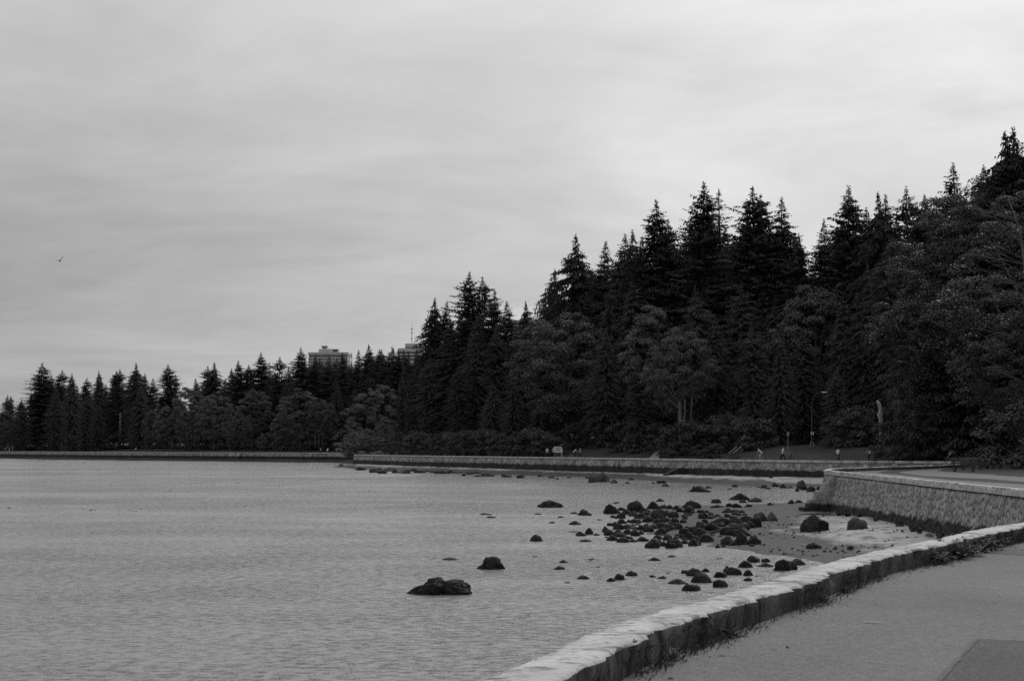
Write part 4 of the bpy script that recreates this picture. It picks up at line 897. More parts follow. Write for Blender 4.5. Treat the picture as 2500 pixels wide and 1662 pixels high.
# trees inside the wood, seen only as dark mass between the others
fu = np.array([a[0] for a in FAR]); fv = np.array([a[1] for a in FAR]); mu = np.array([a[0] for a in MID]); mv = np.array([a[1] for a in MID]); mu = np.r_[985, 1025, mu]; mv = np.r_[890, 830, mv]
def fill(U0, U1, du, dv, yy, kinds, us, vs_, label, grp):
    u = U0
    while u < U1:
        v = np.interp(u, us, vs_) + dv + tr_.uniform(-25, 35); Y = yy(u) + tr_.uniform(-6, 8)
        tree(u, v, Y, tr_.choice(kinds), tr_.uniform(.85, 1.15), label, group=grp); u += du * tr_.uniform(.75, 1.25)
fill(-430, 980, 22, 42, lambda u: np.interp(u, (-430, 0, 500, 980), (930, 720, 600, 490)), ['F0','F1','C0','F2','F4','F5'], fu, fv, 'dark conifer in the mass of the wood on the far shore', 'conifers inside the far shore wood')
fill(742, 1040, 17, 18, lambda u: np.interp(u, (740, 1040), (545, 470)), ['F1', 'F0'], np.array((740, 800, 850, 900, 1040)), np.array((872, 876, 862, 852, 850)), 'dark conifer in the mass of the wood on the far shore', 'conifers inside the far shore wood')
for u_, v_ in ((982, 853), (1000, 857), (1017, 850), (1034, 846)): tree(u_, v_, 468, 'F1', .9, 'dark conifer in the mass of the wood on the far shore', group='conifers inside the far shore wood')
fill(-430, 980, 30, 30, lambda u: np.interp(u, (-430, 0, 500, 980), (970, 760, 650, 540)), ['F0','F1'], fu, fv + 15, 'dark conifer in the mass of the wood on the far shore', 'conifers inside the far shore wood')
fill(1000, 2300, 32, 95, lambda u: np.interp(u, (1000, 1700, 2300), (372, 275, 225)), ['F0','C0','C2','F2','F5'], mu, mv, 'dark conifer in the mass of the near forest', 'conifers inside the near forest')
fill(1000, 2400, 42, 62, lambda u: np.interp(u, (1000, 1700, 2400), (392, 295, 235)), ['F0','F1','F2','F4','F5'], mu, mv + 15, 'dark conifer in the mass of the near forest', 'conifers inside the near forest')
fill(1000, 2320, 45, 250, lambda u: np.interp(u, (1000, 1700, 2300), (362, 258, 205)), ['C0','C1','C2'], mu, mv, 'dark cedar low in the mass of the near forest', 'cedars inside the near forest')
fill(2350, 2800, 70, 60, lambda u: 165 - (u - 2350) * .06, ['F0','C0','C2'], mu, mv, 'dark conifer in the mass of the near forest', 'conifers inside the near forest')
# undergrowth
def zone(u):
    for lim, t_ in ((1150, 'at the left end of the near forest'), (1300, 'left of the notice board'), (1430, 'behind the notice board'), (1580, 'left of the dirt path'), (1690, 'around the forked pale trunk'), (1780, 'left of the stair railing'), (1875, 'right of the stair railing'), (2120, 'left of the bleached snag'), (2230, 'right of the bleached snag')):
        if u < lim: return t_
    return 'under the glossy leaved alders'
def bush(u, Y, Hh, wf, kind, lb, grp): 
    Y = on_land(u, Y, 6.0); p = at(u, HOR, Y); z = LH(p[0], Y); plant(kind, p[0], Y, z - .2, Hh, wf, tr_.uniform(0, 6.28), lb, 'shrub', grp)
u = 985
while u < 2300:
    Y = float(np.interp(u, (985, 1200, 1500, 1700, 1900, 2100, 2300), (352, 297, 240, 214, 204, 192, 176))) + tr_.uniform(-3, 4)
    if u < 1345: Y = on_land(u, float(np.interp(u, (985, 1345), (312, 232))), 8.5)
    if not (1575 < u < 1620 or 1430 < u < 1530 or 1875 < u < 2052): bush(u, Y, tr_.uniform(2.6, 4.8), tr_.uniform(.8, 1.1), 'S0', 'dark shrub in the undergrowth ' + zone(u), 'undergrowth ' + zone(u))
    u += tr_.uniform(9, 17)
u = -20
while u < 830:
    Y = float(np.interp(u, (0, 500, 830), (660, 545, 470))) + tr_.uniform(-3, 12)
    bush(u, Y, tr_.uniform(4, 7), 1.1, 'S0', 'dark shrub in the undergrowth of the far shore wood', 'undergrowth of the far shore'); u += tr_.uniform(14, 24)
for u, Y, Hh, kd in ((2185,172,4.0,'S0'),(2215,164,3.6,'S0'),(2255,156,4.4,'S0'),(2295,152,3.6,'S0'),(2330,148,4.0,'S0'),(2370,142,4.5,'S0'),(2405,136,5,'S0'),(2440,131,6,'S0'),(2425,129,3.6,'S0'),(2465,126,5,'S0'),(2090,188,4,'S0'),(2520,118,5,'S0'),(2490,123,6,'S0')):
    bush(u, Y, Hh, 1.0, kd, 'dark shrub massed under the glossy leaved alders', 'shrubs under the alders')
for u, Y, Hh in ((870,352,5.0),(895,346,4.2),(925,342,4.0),(850,346,3.0),(950,338,3.2),(980,340,3.0)):
    bush(u, Y, Hh, 1.1, 'S1', 'low bush on the point behind the corner of the far wall', 'bushes on the point')
# visible single trunks
def trunk_thing(name, pts, rad, m, label, cat, n=10):
    mb = MB(); p0 = pts[0]; mb.tube([(p[0] - p0[0], p[1] - p0[1], p[2] - p0[2]) for p in pts], rad, n)
    o = mb.build(name, m, None, True); o.location = p0; return tag(o, label, cat)
def tp(Y, *uv): return [tuple(at(a, b, Y)) for a, b in uv]
sn = empty('snag', tuple(at(2153, 1072, 178))); tag(sn, 'tall bleached broken snag standing before the dark cedars', 'dead tree')
mb = MB(); o3 = np.array(sn.location)
pp = [np.array(q) - o3 for q in tp(178, (2151,1078),(2151,1040),(2150.5,1022),(2148,1012),(2150,1004),(2148,990),(2144,982),(2141,977))]
mb.tube(pp, [.26, .24, .24, .34, .20, .22, .18, .05], 9); mb.build('stem', M['deadwood'], sn, True)
mb = MB(); pp = [np.array(q) - o3 for q in tp(178, (2150,994),(2146,984),(2139,978))]; mb.tube(pp, [.12, .12, .03], 6); mb.build('broken_limb', M['deadwood'], sn, True)
for u in (2163, 2167): trunk_thing('dead_stem', tp(177, (u, 1068), (u + 1.5, 1053)), [.09, .07], M['deadwood'], 'short pale dead stem just right of the snag, ' + ('left' if u == 2163 else 'right') + ' one of two', 'dead tree', 6)
trunk_thing('leaning_trunk', tp(184, (2211,1088),(2204,1060),(2196,1030),(2190,990),(2188,950)), [.55, .42, .36, .3, .25], M['bark'], 'dark leaning trunk right of the bleached snag', 'tree')
ft = empty('forked_trunk', tuple(at(1662, 1118, 219))); tag(ft, 'pale forked tree trunk rising from behind the far wall', 'tree'); o3 = np.array(ft.location)
for nm, uv, rd in (('trunk', ((1662,1119),(1663,1080),(1662,1045),(1660,1000),(1657,960)), (.46,.38,.32,.25,.18)), ('limb', ((1663,1048),(1668,1028),(1673,1005),(1672,975)), (.2,.17,.15,.12)), ('limb', ((1658,1000),(1645,985),(1632,975)), (.15,.1,.05))):
    mb = MB(); mb.tube([np.array(q) - o3 for q in tp(219, *uv)], list(rd), 9); mb.build(nm, M['palebark'], ft, True)
trunk_thing('thin_trunk', tp(220, (1688,1045),(1687,1010),(1690,965)), [.2, .18, .14], M['palebark'], 'thin pale trunk right of the forked one', 'tree', 7)
trunk_thing('tall_pole_trunk', tp(552, (293.5,1080),(293.5,1040),(294,1008)), [.42, .36, .3], M['bark'], 'tall straight pale trunk between the far shore cedars', 'tree', 7)
for k, u in enumerate((455, 467, 476, 484)): trunk_thing('thin_trunk', tp(520, (u, 1100), (u + .5, 1080), (u + 1, 1060)), [.3, .26, .22], M['bark'], f'thin trunk at the far shore lawn edge, {ordinal(k + 1)} of four from the left', 'tree', 6)
for k, (u, l) in enumerate(((770, 0), (778, 1), (789, -2))): trunk_thing('young_tree', tp(468, (u, 1094), (u + l, 1065)), [.35, .25], M['bark'], f'dim stem under the widest far maple, {ordinal(k + 1)} of three from the left', 'tree', 6)
# bare branches of the right hand alder
bb = empty('bare_branches', tuple(at(2520, 1125, 124))); tag(bb, 'pale leafless branches fanning out through the alder at the right edge', 'tree'); o3 = np.array(bb.location)
rb = random.Random(31)
mb = MB(); mb.tube([np.array(q) - o3 for q in tp(124, (2535,1130),(2528,980),(2520,840),(2508,700),(2490,560),(2460,480))], [.35, .28, .22, .16, .09, .03], 8); mb.build('trunk', M['palebark'], bb, True)
for k in range(28):
    v0 = rb.uniform(520, 940); u0 = np.interp(v0, (560, 700, 840, 980), (2490, 2508, 2520, 2528)); ln = rb.uniform(60, 190); sl = rb.uniform(.15, .75); Yb = 124 - rb.uniform(.5, 5.0)
    q = [at(u0, v0, 124), at(u0 - ln * .35, v0 - ln * .35 * sl, 124 + (Yb - 124) * .5), at(u0 - ln * .7, v0 - ln * .7 * sl - rb.uniform(-8, 6), Yb), at(u0 - ln, v0 - ln * sl + rb.uniform(-8, 14), Yb - .3)]
    mb = MB(); mb.tube([np.array(x) - o3 for x in q], [.045, .032, .02, .008], 5, False)
    for j in range(3):
        a = np.array(q[1]) + (np.array(q[2]) - np.array(q[1])) * rb.random(); e = a + np.array((-rb.uniform(.6, 2.0), rb.uniform(-.8, .3), rb.uniform(-.4, 1.0)))
        mb.tube([a - o3, (a + e) / 2 - o3 + np.array((0, 0, .08)), e - o3], [.022, .015, .006], 4, False)
    mb.build('branch', M['palebark'], bb, True)

# ------------------------------------------------------------------ parapet grass, weeds, litter on the path
gr = np.random.default_rng(12); Q = []
s_a, s_b = 12.0, arc[i28] - 2
n = 17000; ss = gr.uniform(s_a, s_b, n); dens = np.array([mnoise.noise((q * .8, 2.2, 0)) for q in ss]); keep_ = gr.random(n) < np.clip(.45 + 1.3 * dens, .05, 1); ss = ss[keep_]; n = len(ss)
cx = np.interp(ss, arc, WALL[:, 0]); cy = np.interp(ss, arc, WALL[:, 1]); nx = np.interp(ss, arc, WN[:, 0]); ny = np.interp(ss, arc, WN[:, 1])
off = .42 + np.abs(gr.normal(0, .08, n)); zz = PATH + np.where(gr.random(n) < .45, gr.uniform(0, .17, n), 0)
off = np.where(zz > PATH + .01, .412, off)
P = np.c_[cx - nx * off, cy - ny * off, zz]
D = unit(np.c_[-nx * .35, -ny * .35, np.full(n, 1.)] + gr.normal(0, .38, (n, 3))); W = unit(np.cross(D, gr.normal(0, 1, (n, 3))))
Q.append(quads(P, D, W, gr.uniform(.03, .12, n), gr.uniform(.006, .016, n), .25))
tag(link('grass', fin('grass', Q, M['drygrass'])), 'short dry grass and moss fringing the inner foot of the parapet', 'grass', kind='stuff')
def weed(s, sz, nl, label, grp=None, off=.45):
    g = np.random.default_rng(int(s * 100)); c, nn = along(s); q = c - nn * off; Q = []
    for k in range(nl):
        a = g.uniform(0, 6.28); el = g.uniform(.25, 1.3); ln = sz * g.uniform(.5, 1.1); ns = 9
        d = np.array((math.cos(a) * math.cos(el), math.sin(a) * math.cos(el), math.sin(el))); t_ = np.linspace(.1, 1, ns)
        P = d * t_[:, None] * ln; P[:, 2] -= .35 * ln * t_ ** 2; P[:, 2] = np.maximum(P[:, 2], .006)
        lat = unit(np.cross(d, (0, 0, 1.))[None])[0]
        for sg in (1, -1):
            D = unit(d[None] * .7 + sg * lat[None] + g.normal(0, .25, (ns, 3))); W = unit(np.cross(D, np.array((0, 0, 1.)) + g.normal(0, .4, (ns, 3))))
            Q.append(quads(P, D, W, sz * .22 * (1.2 - t_ * .7) * g.uniform(.7, 1.3, ns), sz * .10 * (1.2 - t_ * .6)))
        Q.append(quads(P[:-1], unit(np.diff(P, axis=0)), np.tile(lat, (ns - 1, 1)), np.full(ns - 1, ln / ns * 1.2), np.full(ns - 1, .008)))
    o = link('weed_clump', fin('weed_clump', Q, M['weed']), None, (q[0], q[1], PATH)); tag(o, label, 'weed', grp)
def s_at(u, v):
    q = ground(u, v, PATH); return float(arc[int(np.argmin(np.linalg.norm(WALL[:i28] - WN[:i28] * .5 - q, axis=1)))])
for u, v, sz, nl, lb in ((2245,1372,.34,18,'largest left hand weed clump at the inner foot of the parapet'),(2285,1362,.42,26,'tall bushy weed clump in the middle of the parapet weeds'),(2318,1356,.40,24,'broad feathery weed clump touching the parapet cap'),(2352,1348,.36,20,'weed clump right of the broad feathery one'),(2385,1340,.36,22,'spreading weed clump near the dark seam in the path'),(2415,1334,.30,16,'small weed clump right of the spreading one'),(2450,1322,.24,14,'low weed tuft at the far right end of the parapet'),(1870,1462,.18,12,'small weed tuft halfway along the parapet foot'),(1990,1440,.16,10,'low weed tuft below the chipped part of the parapet'),(1720,1545,.20,14,'weed tuft beside the crack in the near parapet'),(1600,1605,.16,12,'low tuft by the near dark end of the parapet')):
    weed(s_at(u, v), sz * (1.05 if u > 2200 else 1.0), nl, lb)
for u, v, sz, lb in ((1578, 1566, .05, 'tiny weed sprouting on top of the near parapet'), (2290, 1322, .12, 'seedling weed on the parapet cap above the bushy clumps')):
    q = ground(u, v, CAP); s_ = float(arc[int(np.argmin(np.linalg.norm(WALL[:i28] - WN[:i28] * .3 - q, axis=1)))])
    c, nn = along(s_); o_ = float((c - q) @ nn); weed(s_, sz, 9, lb, off=max(.1, min(.42, o_))); bpy.context.view_layer.update
    SC.collection.objects[-1].location.z = CAP - .01
def twig(u0, v0, u1, v1, r, m, lb):
    a = ground(u0, v0, PATH); b = ground(u1, v1, PATH); mb = MB(); mid = (a + b) / 2 + np.array((.0, .02))
    mb.tube([(0, 0, r), (*(mid - a), r * 1.6), (*(b - a), r)], [r, r, r * .6], 6); o = mb.build('twig', m, None, True); o.location = (a[0], a[1], PATH + .005); tag(o, lb, 'twig')
twig(2110, 1521.5, 2158, 1523.5, .007, M['white'], 'pale straw lying in the middle of the path'); twig(1943, 1478, 1975, 1481, .008, M['bark'], 'dark twig on the path near the parapet'); twig(2044, 1454, 2060, 1456, .007, M['bark'], 'short dark twig on the path farther along the parapet'); twig(1920, 1583, 1926, 1584, .008, M['bark'], 'tiny dark chip lying on the near path')
lm = MB(); rl = random.Random(6)
for k in range(420):
    s_ = rl.uniform(s_a, s_b); c, nn = along(s_); q = c - nn * (.43 + abs(rl.gauss(0, .22))); r = rl.uniform(.006, .022); a = rl.uniform(0, 6)
    lm.add([(q[0] + r * math.cos(a + i * 1.57) * (1.6 if i % 2 else .7), q[1] + r * math.sin(a + i * 1.57), PATH + .007 + rl.uniform(0, .012)) for i in range(4)], [(0, 1, 2, 3)])
tag(lm.build('leaf_litter', M['drygrass']), 'fallen leaf scraps along the edge of the path', 'leaf litter', kind='stuff')

# ------------------------------------------------------------------ street furniture, people, bicycles
def bench(u, Y, rz, label, m='wood', sc=1.0, z=None):
    p = at(u, HOR, Y); zz = LH(p[0], Y) if z is None else z; e = empty('park_bench', (p[0], Y, zz), rz); tag(e, label, 'bench')
    for k in range(3): MB().box((0, -.18 + k * .16, .45), (1.6 * sc, .13, .045)).build('seat_slat', M[m], e)
    for k in range(3): MB().box((0, .26 + k * .03, .58 + k * .15), (1.6 * sc, .04, .11)).build('back_slat', M[m], e)
    for sx in (-1, 1):
        MB().box((sx * .62 * sc, -.17, .21), (.09, .09, .43)).build('leg', M['darkmetal'], e)
        mb = MB(); mb.tube([(sx * .62 * sc, .2, 0), (sx * .62 * sc, .22, .45), (sx * .62 * sc, .38, .93)], [.05, .05, .035], 6); mb.build('leg', M['darkmetal'], e)
        mb = MB(); mb.tube([(sx * .72 * sc, -.2, .45), (sx * .72 * sc, -.2, .68), (sx * .72 * sc, .28, .70)], [.03, .03, .03], 6); mb.build('armrest', M['darkmetal'], e)
    return e
bench(2352, 103, 2.5, 'dark park bench on the headland grass, nearer of two')
bench(2372, 112, 2.6, 'dark park bench on the headland grass, farther of two')
bench(1918, 186, 3.14, 'pale park bench behind the jogger in a white shirt', 'paletimber')
bench(2012, 190, 3.0, 'dim park bench on the slope left of the first cyclist')
bench(1052, 326, 3.0, 'pale park bench far off at the left end of the near forest', 'paletimber'); bench(925, 335, 3.0, 'tiny pale bench behind the corner of the far wall', 'paletimber'); bench(1962-1078, 336, 3.0, 'leftmost tiny bench behind the corner of the far wall', 'paletimber')
# lamp
Yl = 196; p = at(1979, 1089, Yl); e = empty('street_lamp', (p[0], Yl, LH(p[0], Yl) - .1)); tag(e, 'tall curved arm street lamp before the dark trees', 'street lamp'); o3 = np.array(e.location)
top = [np.array(q) - o3 for q in tp(Yl, (1982,1075),(1982,1000),(1983,980),(1987,968),(1994,960),(2003,957.5),(2010,957))]
mb = MB(); mb.tube([(0, 0, 0)] + [tuple(q) for q in top], [.10, .085, .06, .055, .045, .04, .035, .03], 8); mb.build('pole', M['lamppost'], e, True)
q = top[-1]; mb = MB(); mb.add([(q[0]-.2, -.14, q[2]-.07), (q[0]+.55, -.11, q[2]-.05), (q[0]+.55, .11, q[2]-.05), (q[0]-.2, .14, q[2]-.07), (q[0]-.12, -.08, q[2]+.08), (q[0]+.45, -.06, q[2]+.05), (q[0]+.45, .06, q[2]+.05), (q[0]-.12, .08, q[2]+.08)], ((3,2,1,0),(4,5,6,7),(0,1,5,4),(1,2,6,5),(2,3,7,6),(3,0,4,7))); mb.build('lamp_head', M['white'], e)
for k, u in enumerate((1980.5, 1985)):
    a = np.array(at(u, 1057.5, Yl - .2)) - o3; MB().box((a[0], a[1] - .1, a[2]), (.13, .05, .42)).build('plate', M['white'], e)
for u in (1979, 1986):
    a = np.array(at(u, 1083, Yl - .3)) - o3; MB().box((a[0], a[1], a[2] - .2), (.16, .16, .9), 0, .7).build('base_post', M['paletimber'], e)
# sign on a post
Ys = 190; p = at(1924, 1092, Ys); e = empty('post_sign', (p[0], Ys, LH(p[0], Ys))); tag(e, 'small grey plate sign on a thin post left of the street lamp', 'sign')
zt = at(1924, 1054, Ys)[2] - e.location.z
MB().tube([(0, 0, -.1), (0, 0, zt)], .035, 6).build('post', M['greymetal'], e); MB().box((0, -.05, zt - .25), (.28, .02, .5)).build('plate', M['greymetal'], e)
# white notice board with dark crossed lines
Yb = 240; p = at(1362, 1108, Yb); e = empty('notice_board', (p[0], Yb, LH(p[0], Yb) - .05)); tag(e, 'white notice board with dark crossed lines under the large maple', 'sign'); zz = at(1362, 1097, Yb)[2] - e.location.z
MB().box((0, 0, zz), (1.26, .06, .92)).build('board', M['white'], e)
for sx in (-1, 1): MB().box((sx * .5, .06, zz * .5), (.08, .06, zz + .9)).build('post', M['greymetal'], e)
for x0, z0, x1, z1, wd in ((-.45, -.3, .35, .36, .07), (-.35, .34, .40, -.36, .06), (-.1, -.05, .5, .1, .04), (.25, .38, .5, .05, .04)):
    dx, dz = x1 - x0, z1 - z0; l = math.hypot(dx, dz); nxx, nz = -dz / l * wd / 2, dx / l * wd / 2
    MB().add([(x0 - nxx, -.034, zz + z0 - nz), (x1 - nxx, -.034, zz + z1 - nz), (x1 + nxx, -.034, zz + z1 + nz), (x0 + nxx, -.034, zz + z0 + nz)], [(0, 1, 2, 3)]).build('line_mark', M['darkmetal'], e)
# white board seen on the far left shore
Yb = 655; p = at(57, 1085, Yb); e = empty('signboard', (p[0], Yb, LH(p[0], Yb))); tag(e, 'pale wide board at the far left shore', 'sign'); MB().box((0, 0, 1.6), (2.2, .1, 1.6)).build('board', M['lightcloth'], e)
for sx in (-.8, .8): MB().box((sx, .1, .6), (.12, .1, 1.6)).build('post', M['greymetal'], e)
# far lamp posts
for u, v0, lb in ((150, 1081, 'left'), (194, 1086, 'right')):
    Yp = 615; p = at(u, v0, Yp); e = empty('path_lamp', (p[0], Yp, LH(p[0], Yp))); tag(e, f'tiny globe topped lamp post on the far shore, {lb} one of two', 'street lamp'); hh = p[2] - e.location.z
    MB().tube([(0, 0, 0), (0, 0, hh)], .10, 6).build('post', M['greymetal'], e); MB().tube([(0, 0, hh - .35), (0, 0, hh), (0, 0, hh + .3)], [.22, .36, .15], 8).build('globe', M['white'], e)
# stair railing
Yr = 196; st2 = empty('stairs', tuple(at(1790, 1117, Yr))); tag(st2, 'short stairs with a pale handrail climbing the bank', 'stairs'); o3 = np.array(st2.location)
for k in range(7):
    a = np.array(at(1781 + k * 2.6, 1116 - k * 3.2, Yr + k * .4)) - o3; MB().box((a[0] + .4, a[1] + .3, a[2]), (1.3, .42, .16)).build('step', M['wood'], st2)
for dx in (0, 11):
    a = [np.array(at(1779 + dx + q * 20, 1106 - q * 17, Yr + q * 2.6)) - o3 for q in (0, .5, 1)]
    mb = MB(); mb.tube(a, .045, 6); mb.build('handrail', M['paletimber'], st2)
    for q in a: mb = MB(); mb.tube([q, q - np.array((0, 0, .9))], .035, 6); mb.build('rail_post', M['wood'], st2)
# dirt path climbing between the trees, and a bank
sheet_pts = [at(1560, 1117, 206), at(1608, 1117, 206), at(1611, 1090, 226), at(1598, 1082, 240), at(1578, 1078, 246), at(1592, 1086, 236), at(1600, 1094, 226)]
dp = MB(); c = [(at(1562, 1100, 203), at(1609, 1100, 203)), (at(1585, 1100, 212), at(1610, 1100, 212)), (at(1596, 1100, 222), at(1611, 1100, 222)), (at(1596, 1100, 232), at(1609, 1100, 232)), (at(1583, 1100, 243), at(1598, 1100, 243)), (at(1560, 1100, 252), at(1580, 1100, 252))]
vs = []
for a, b in c:
    for q in (a, b): vs.append((q[0], q[1], LH(q[0], q[1]) + .22))
dp.add(vs, [(2*i, 2*i+1, 2*i+3, 2*i+2) for i in range(len(c) - 1)]); tag(dp.build('forest_path', M['dirt']), kind='structure')
# low hedge beside it
for u, Y in ((1622, 203), (1632, 204), (1645, 205), (1700, 203), (1715, 202), (1730, 203), (1745, 202)):
    bush(u, Y, tr_.uniform(1.4, 2.2), .75, 'S0', 'low shrub by the forked trunk beside the dirt path', 'low shrubs by the forked trunk')

# people: one continuous skinned body per pose
def skin_body(name, J, E):
    m = bpy.data.meshes.new(name); ks = list(J); m.from_pydata([J[k][0] for k in ks], [(ks.index(a), ks.index(b)) for a, b in E], []); m.update()
    o = bpy.data.objects.new(name, m); COL.objects.link(o); md = o.modifiers.new('s', 'SKIN'); sv = m.skin_vertices[0].data
    for i, k in enumerate(ks): sv[i].radius = (J[k][1], J[k][1] * (J[k][2] if len(J[k]) > 2 else 1)); sv[i].use_root = (k == 'pelvis')
    o.modifiers.new('d', 'SUBSURF').levels = 1
    bpy.context.view_layer.update(); dg = bpy.context.evaluated_depsgraph_get(); r = bpy.data.meshes.new_from_object(o.evaluated_get(dg))
    bpy.data.objects.remove(o); bpy.data.meshes.remove(m); r.polygons.foreach_set('use_smooth', [True] * len(r.polygons)); return r
ED = [('pelvis','chest'),('chest','neck'),('neck','chin'),('chin','head'),('chest','shl'),('shl','ell'),('ell','hal'),('chest','shr'),('shr','elr'),('elr','har'),('pelvis','hil'),('hil','knl'),('knl','anl'),('anl','tol'),('pelvis','hir'),('hir','knr'),('knr','anr'),('anr','tor')]
def pose(hip, chest, neck, chin, head, arms, legs):
    J = {'pelvis': (hip, .15, .8), 'chest': (chest, .17, .75), 'neck': (neck, .06), 'chin': (chin, .075), 'head': (head, .10)}
    for s_, A, G_ in (('l', arms[0], legs[0]), ('r', arms[1], legs[1])):
        J['sh'+s_] = (A[0], .065); J['el'+s_] = (A[1], .048); J['ha'+s_] = (A[2], .035); J['hi'+s_] = (G_[0], .10); J['kn'+s_] = (G_[1], .065); J['an'+s_] = (G_[2], .045); J['to'+s_] = (G_[3], .035)
    return skin_body('body', J, ED)
BODY = {}
BODY['stand'] = pose((0,0,.95),(0,.0,1.30),(0,.01,1.47),(0,.02,1.54),(0,.0,1.66),(((-.20,0,1.40),(-.25,.02,1.12),(-.23,-.06,.88)),((.20,0,1.40),(.25,.02,1.12),(.23,-.06,.88))),(((-.10,0,.90),(-.11,-.01,.50),(-.11,.02,.09),(-.12,-.14,.04)),((.10,0,.90),(.11,-.01,.50),(.11,.02,.09),(.12,-.14,.04))))
BODY['walk'] = pose((0,0,.93),(.03,.0,1.28),(.05,.01,1.45),(.06,.02,1.52),(.06,.0,1.64),(((.02,-.19,1.38),(-.08,-.23,1.12),(.05,-.22,.92)),((.04,.19,1.38),(.12,.23,1.12),(.28,.22,1.0))),(((0,-.10,.88),(.18,-.1,.52),(.22,-.1,.11),(.36,-.1,.06)),((0,.10,.88),(-.05,.1,.48),(-.32,.1,.2),(-.24,.1,.08))))
BODY['ride'] = pose((0,0,.98),(.28,.0,1.26),(.38,.01,1.40),(.43,.0,1.46),(.45,.0,1.58),(((.30,-.19,1.34),(.46,-.24,1.10),(.62,-.22,1.00)),((.30,.19,1.34),(.46,.24,1.10),(.62,.22,1.00))),(((.02,-.10,.94),(.34,-.11,.74),(.22,-.11,.36),(.36,-.11,.32)),((.02,.10,.94),(.24,.11,.56),(.10,.11,.18),(.24,.11,.13))))
def person(p3, pose_, rz, cl, label, parent_cat='person', group=None, sc=1.0):
    me = BODY[pose_].copy(); mats = {'s': 'skin', 'w': 'white', 'l': 'lightcloth', 'm': 'midcloth', 'd': 'darkcloth'}
    for q in (mats[cl[0]], mats[cl[1]], 'skin', 'hair'): me.materials.append(M[q])
    hipz = .98 if pose_ == 'ride' else .93; mi = []
    for f in me.polygons:
        c = f.center; x, y, z = c
        far_arm = (abs(x) > .19 if pose_ == 'stand' else abs(y) > .185)
        if z > (1.47 if pose_ != 'ride' else 1.43): k = 3 if (z > 1.66 - (.1 if pose_ == 'ride' else 0)) else 2
        elif z > hipz - .02: k = 2 if (far_arm and z < 1.18) else 0
        else: k = 2 if (far_arm and z > .8 and pose_ != 'ride') else 1
        mi.append(k)
    me.polygons.foreach_set('material_index', mi)
    o = link('person', me, None, p3, (0, 0, rz), (sc, sc, sc)); return tag(o, label, 'person', group)
def bike(p3, rz, label):
    e = empty('bicycle', p3, rz); tag(e, label, 'bicycle')
    for x in (-.50, .55):
        mb = MB(); n = 18; mb.tube([(x + .335 * math.cos(6.283 * k / n), 0, .345 + .335 * math.sin(6.283 * k / n)) for k in range(n + 1)], .022, 5, False); wv = mb.build('wheel', M['darkmetal'], e)
        sp = MB()
        for k in range(5): a = 3.1416 * k / 5; sp.tube([(x - .32 * math.cos(a), 0, .345 - .32 * math.sin(a)), (x + .32 * math.cos(a), 0, .345 + .32 * math.sin(a))], .005, 4, False)
        sp.build('spokes', M['greymetal'], wv)
    mb = MB()
    for a, b in (((-.5,0,.345),(-.05,0,.30)),((-.05,0,.30),(-.15,0,.82)),((-.15,0,.78),(.38,0,.80)),((-.05,0,.30),(.40,0,.72)),((-.5,0,.345),(-.15,0,.78)),((.38,0,.86),(.55,0,.345))): mb.tube([a, b], .02, 6)
    mb.build('frame', M['greymetal'], e); mb = MB(); mb.tube([(.40, 0, .85), (.42, 0, .98)], .018, 6); mb.tube([(.55, -.25, 1.0), (.42, -.1, .98), (.42, .1, .98), (.55, .25, 1.0)], .016, 6); mb.build('handlebar', M['darkmetal'], e)
    MB().box((-.17, 0, .86), (.26, .13, .06), 0, .8).build('saddle', M['darkmetal'], e)
def onpath(u, Y): p = at(u, HOR, Y); return (p[0], Y, PATH + .006)
def cyclist(u, Y, rz, cl, lb):
    p3 = onpath(u, Y); bike(p3, rz, 'bicycle ridden by the ' + lb); person((p3[0], p3[1], p3[2] - .06), 'ride', rz, cl, lb)
cyclist(2045, 176, 1.2, 'ld', 'cyclist in a pale shirt left of the snag'); cyclist(2124, 172, 1.9, 'ld', 'cyclist in a light top below the snag')
cyclist(2318, 160, .5, 'ld', 'left cyclist of the pair at the foot of the alders'); cyclist(2330, 161, .4, 'md', 'right cyclist of the pair at the foot of the alders')
p3 = onpath(1855, 184); bike(p3, 2.6, 'bicycle held by the person bending left of the jogger'); person((p3[0] + .3, p3[1] + .3, p3[2]), 'ride', 2.9, 'wl', 'person in white bending over a bicycle left of the jogger')
person(onpath(1911, 180), 'walk', 0.2, 'wd', 'jogger in a white shirt on the far path', sc=1.02)
for u, Y, ps, rz, cl, lb in ((1336,246,'stand',.4,'wd','person in a white top left of the notice board'),(1350.5,243,'stand',1.5,'ld','left person in front of the notice board'),(1360,242,'stand',0,'mm','middle person in front of the notice board'),(1371,243,'stand',2.5,'wl','right person in front of the notice board, in white'),(1417,236,'walk',3.0,'ld','person right of the crouched group beyond the notice board'),
                              (984,332,'walk',0,'ld','left walker of the pair at the left end of the near forest'),(991,331,'walk',0,'ld','right walker of the pair at the left end of the near forest'),
                              (783,440,'stand',.3,'md','dim walker left of the far shore cyclist'),(822,436,'stand',.3,'ld','left stroller of the trio beside the pale bush'),(828,436,'walk',.3,'md','middle stroller of the trio beside the pale bush'),(834,435,'stand',.3,'ld','right stroller of the trio beside the pale bush'),
                              (13,628,'stand',0,'ld','first walker from the left edge on the far shore'),(23,626,'walk',0,'wl','second walker from the left edge on the far shore, in white'),(31,624,'stand',0,'md','third walker from the left edge on the far shore'),(361,535,'stand',0,'dd','dark walker right of the far shore cyclist near the tall pale trunk')):
    person(onpath(u, Y), ps, rz, cl, lb)
cyclist(1400, 238, .2, 'ld', 'cyclist right of the notice board'); cyclist(799, 438, 1.2, 'wd', 'far shore cyclist in white under the widest maple'); cyclist(330, 540, 1.0, 'ld', 'far shore cyclist below the tall pale trunk')
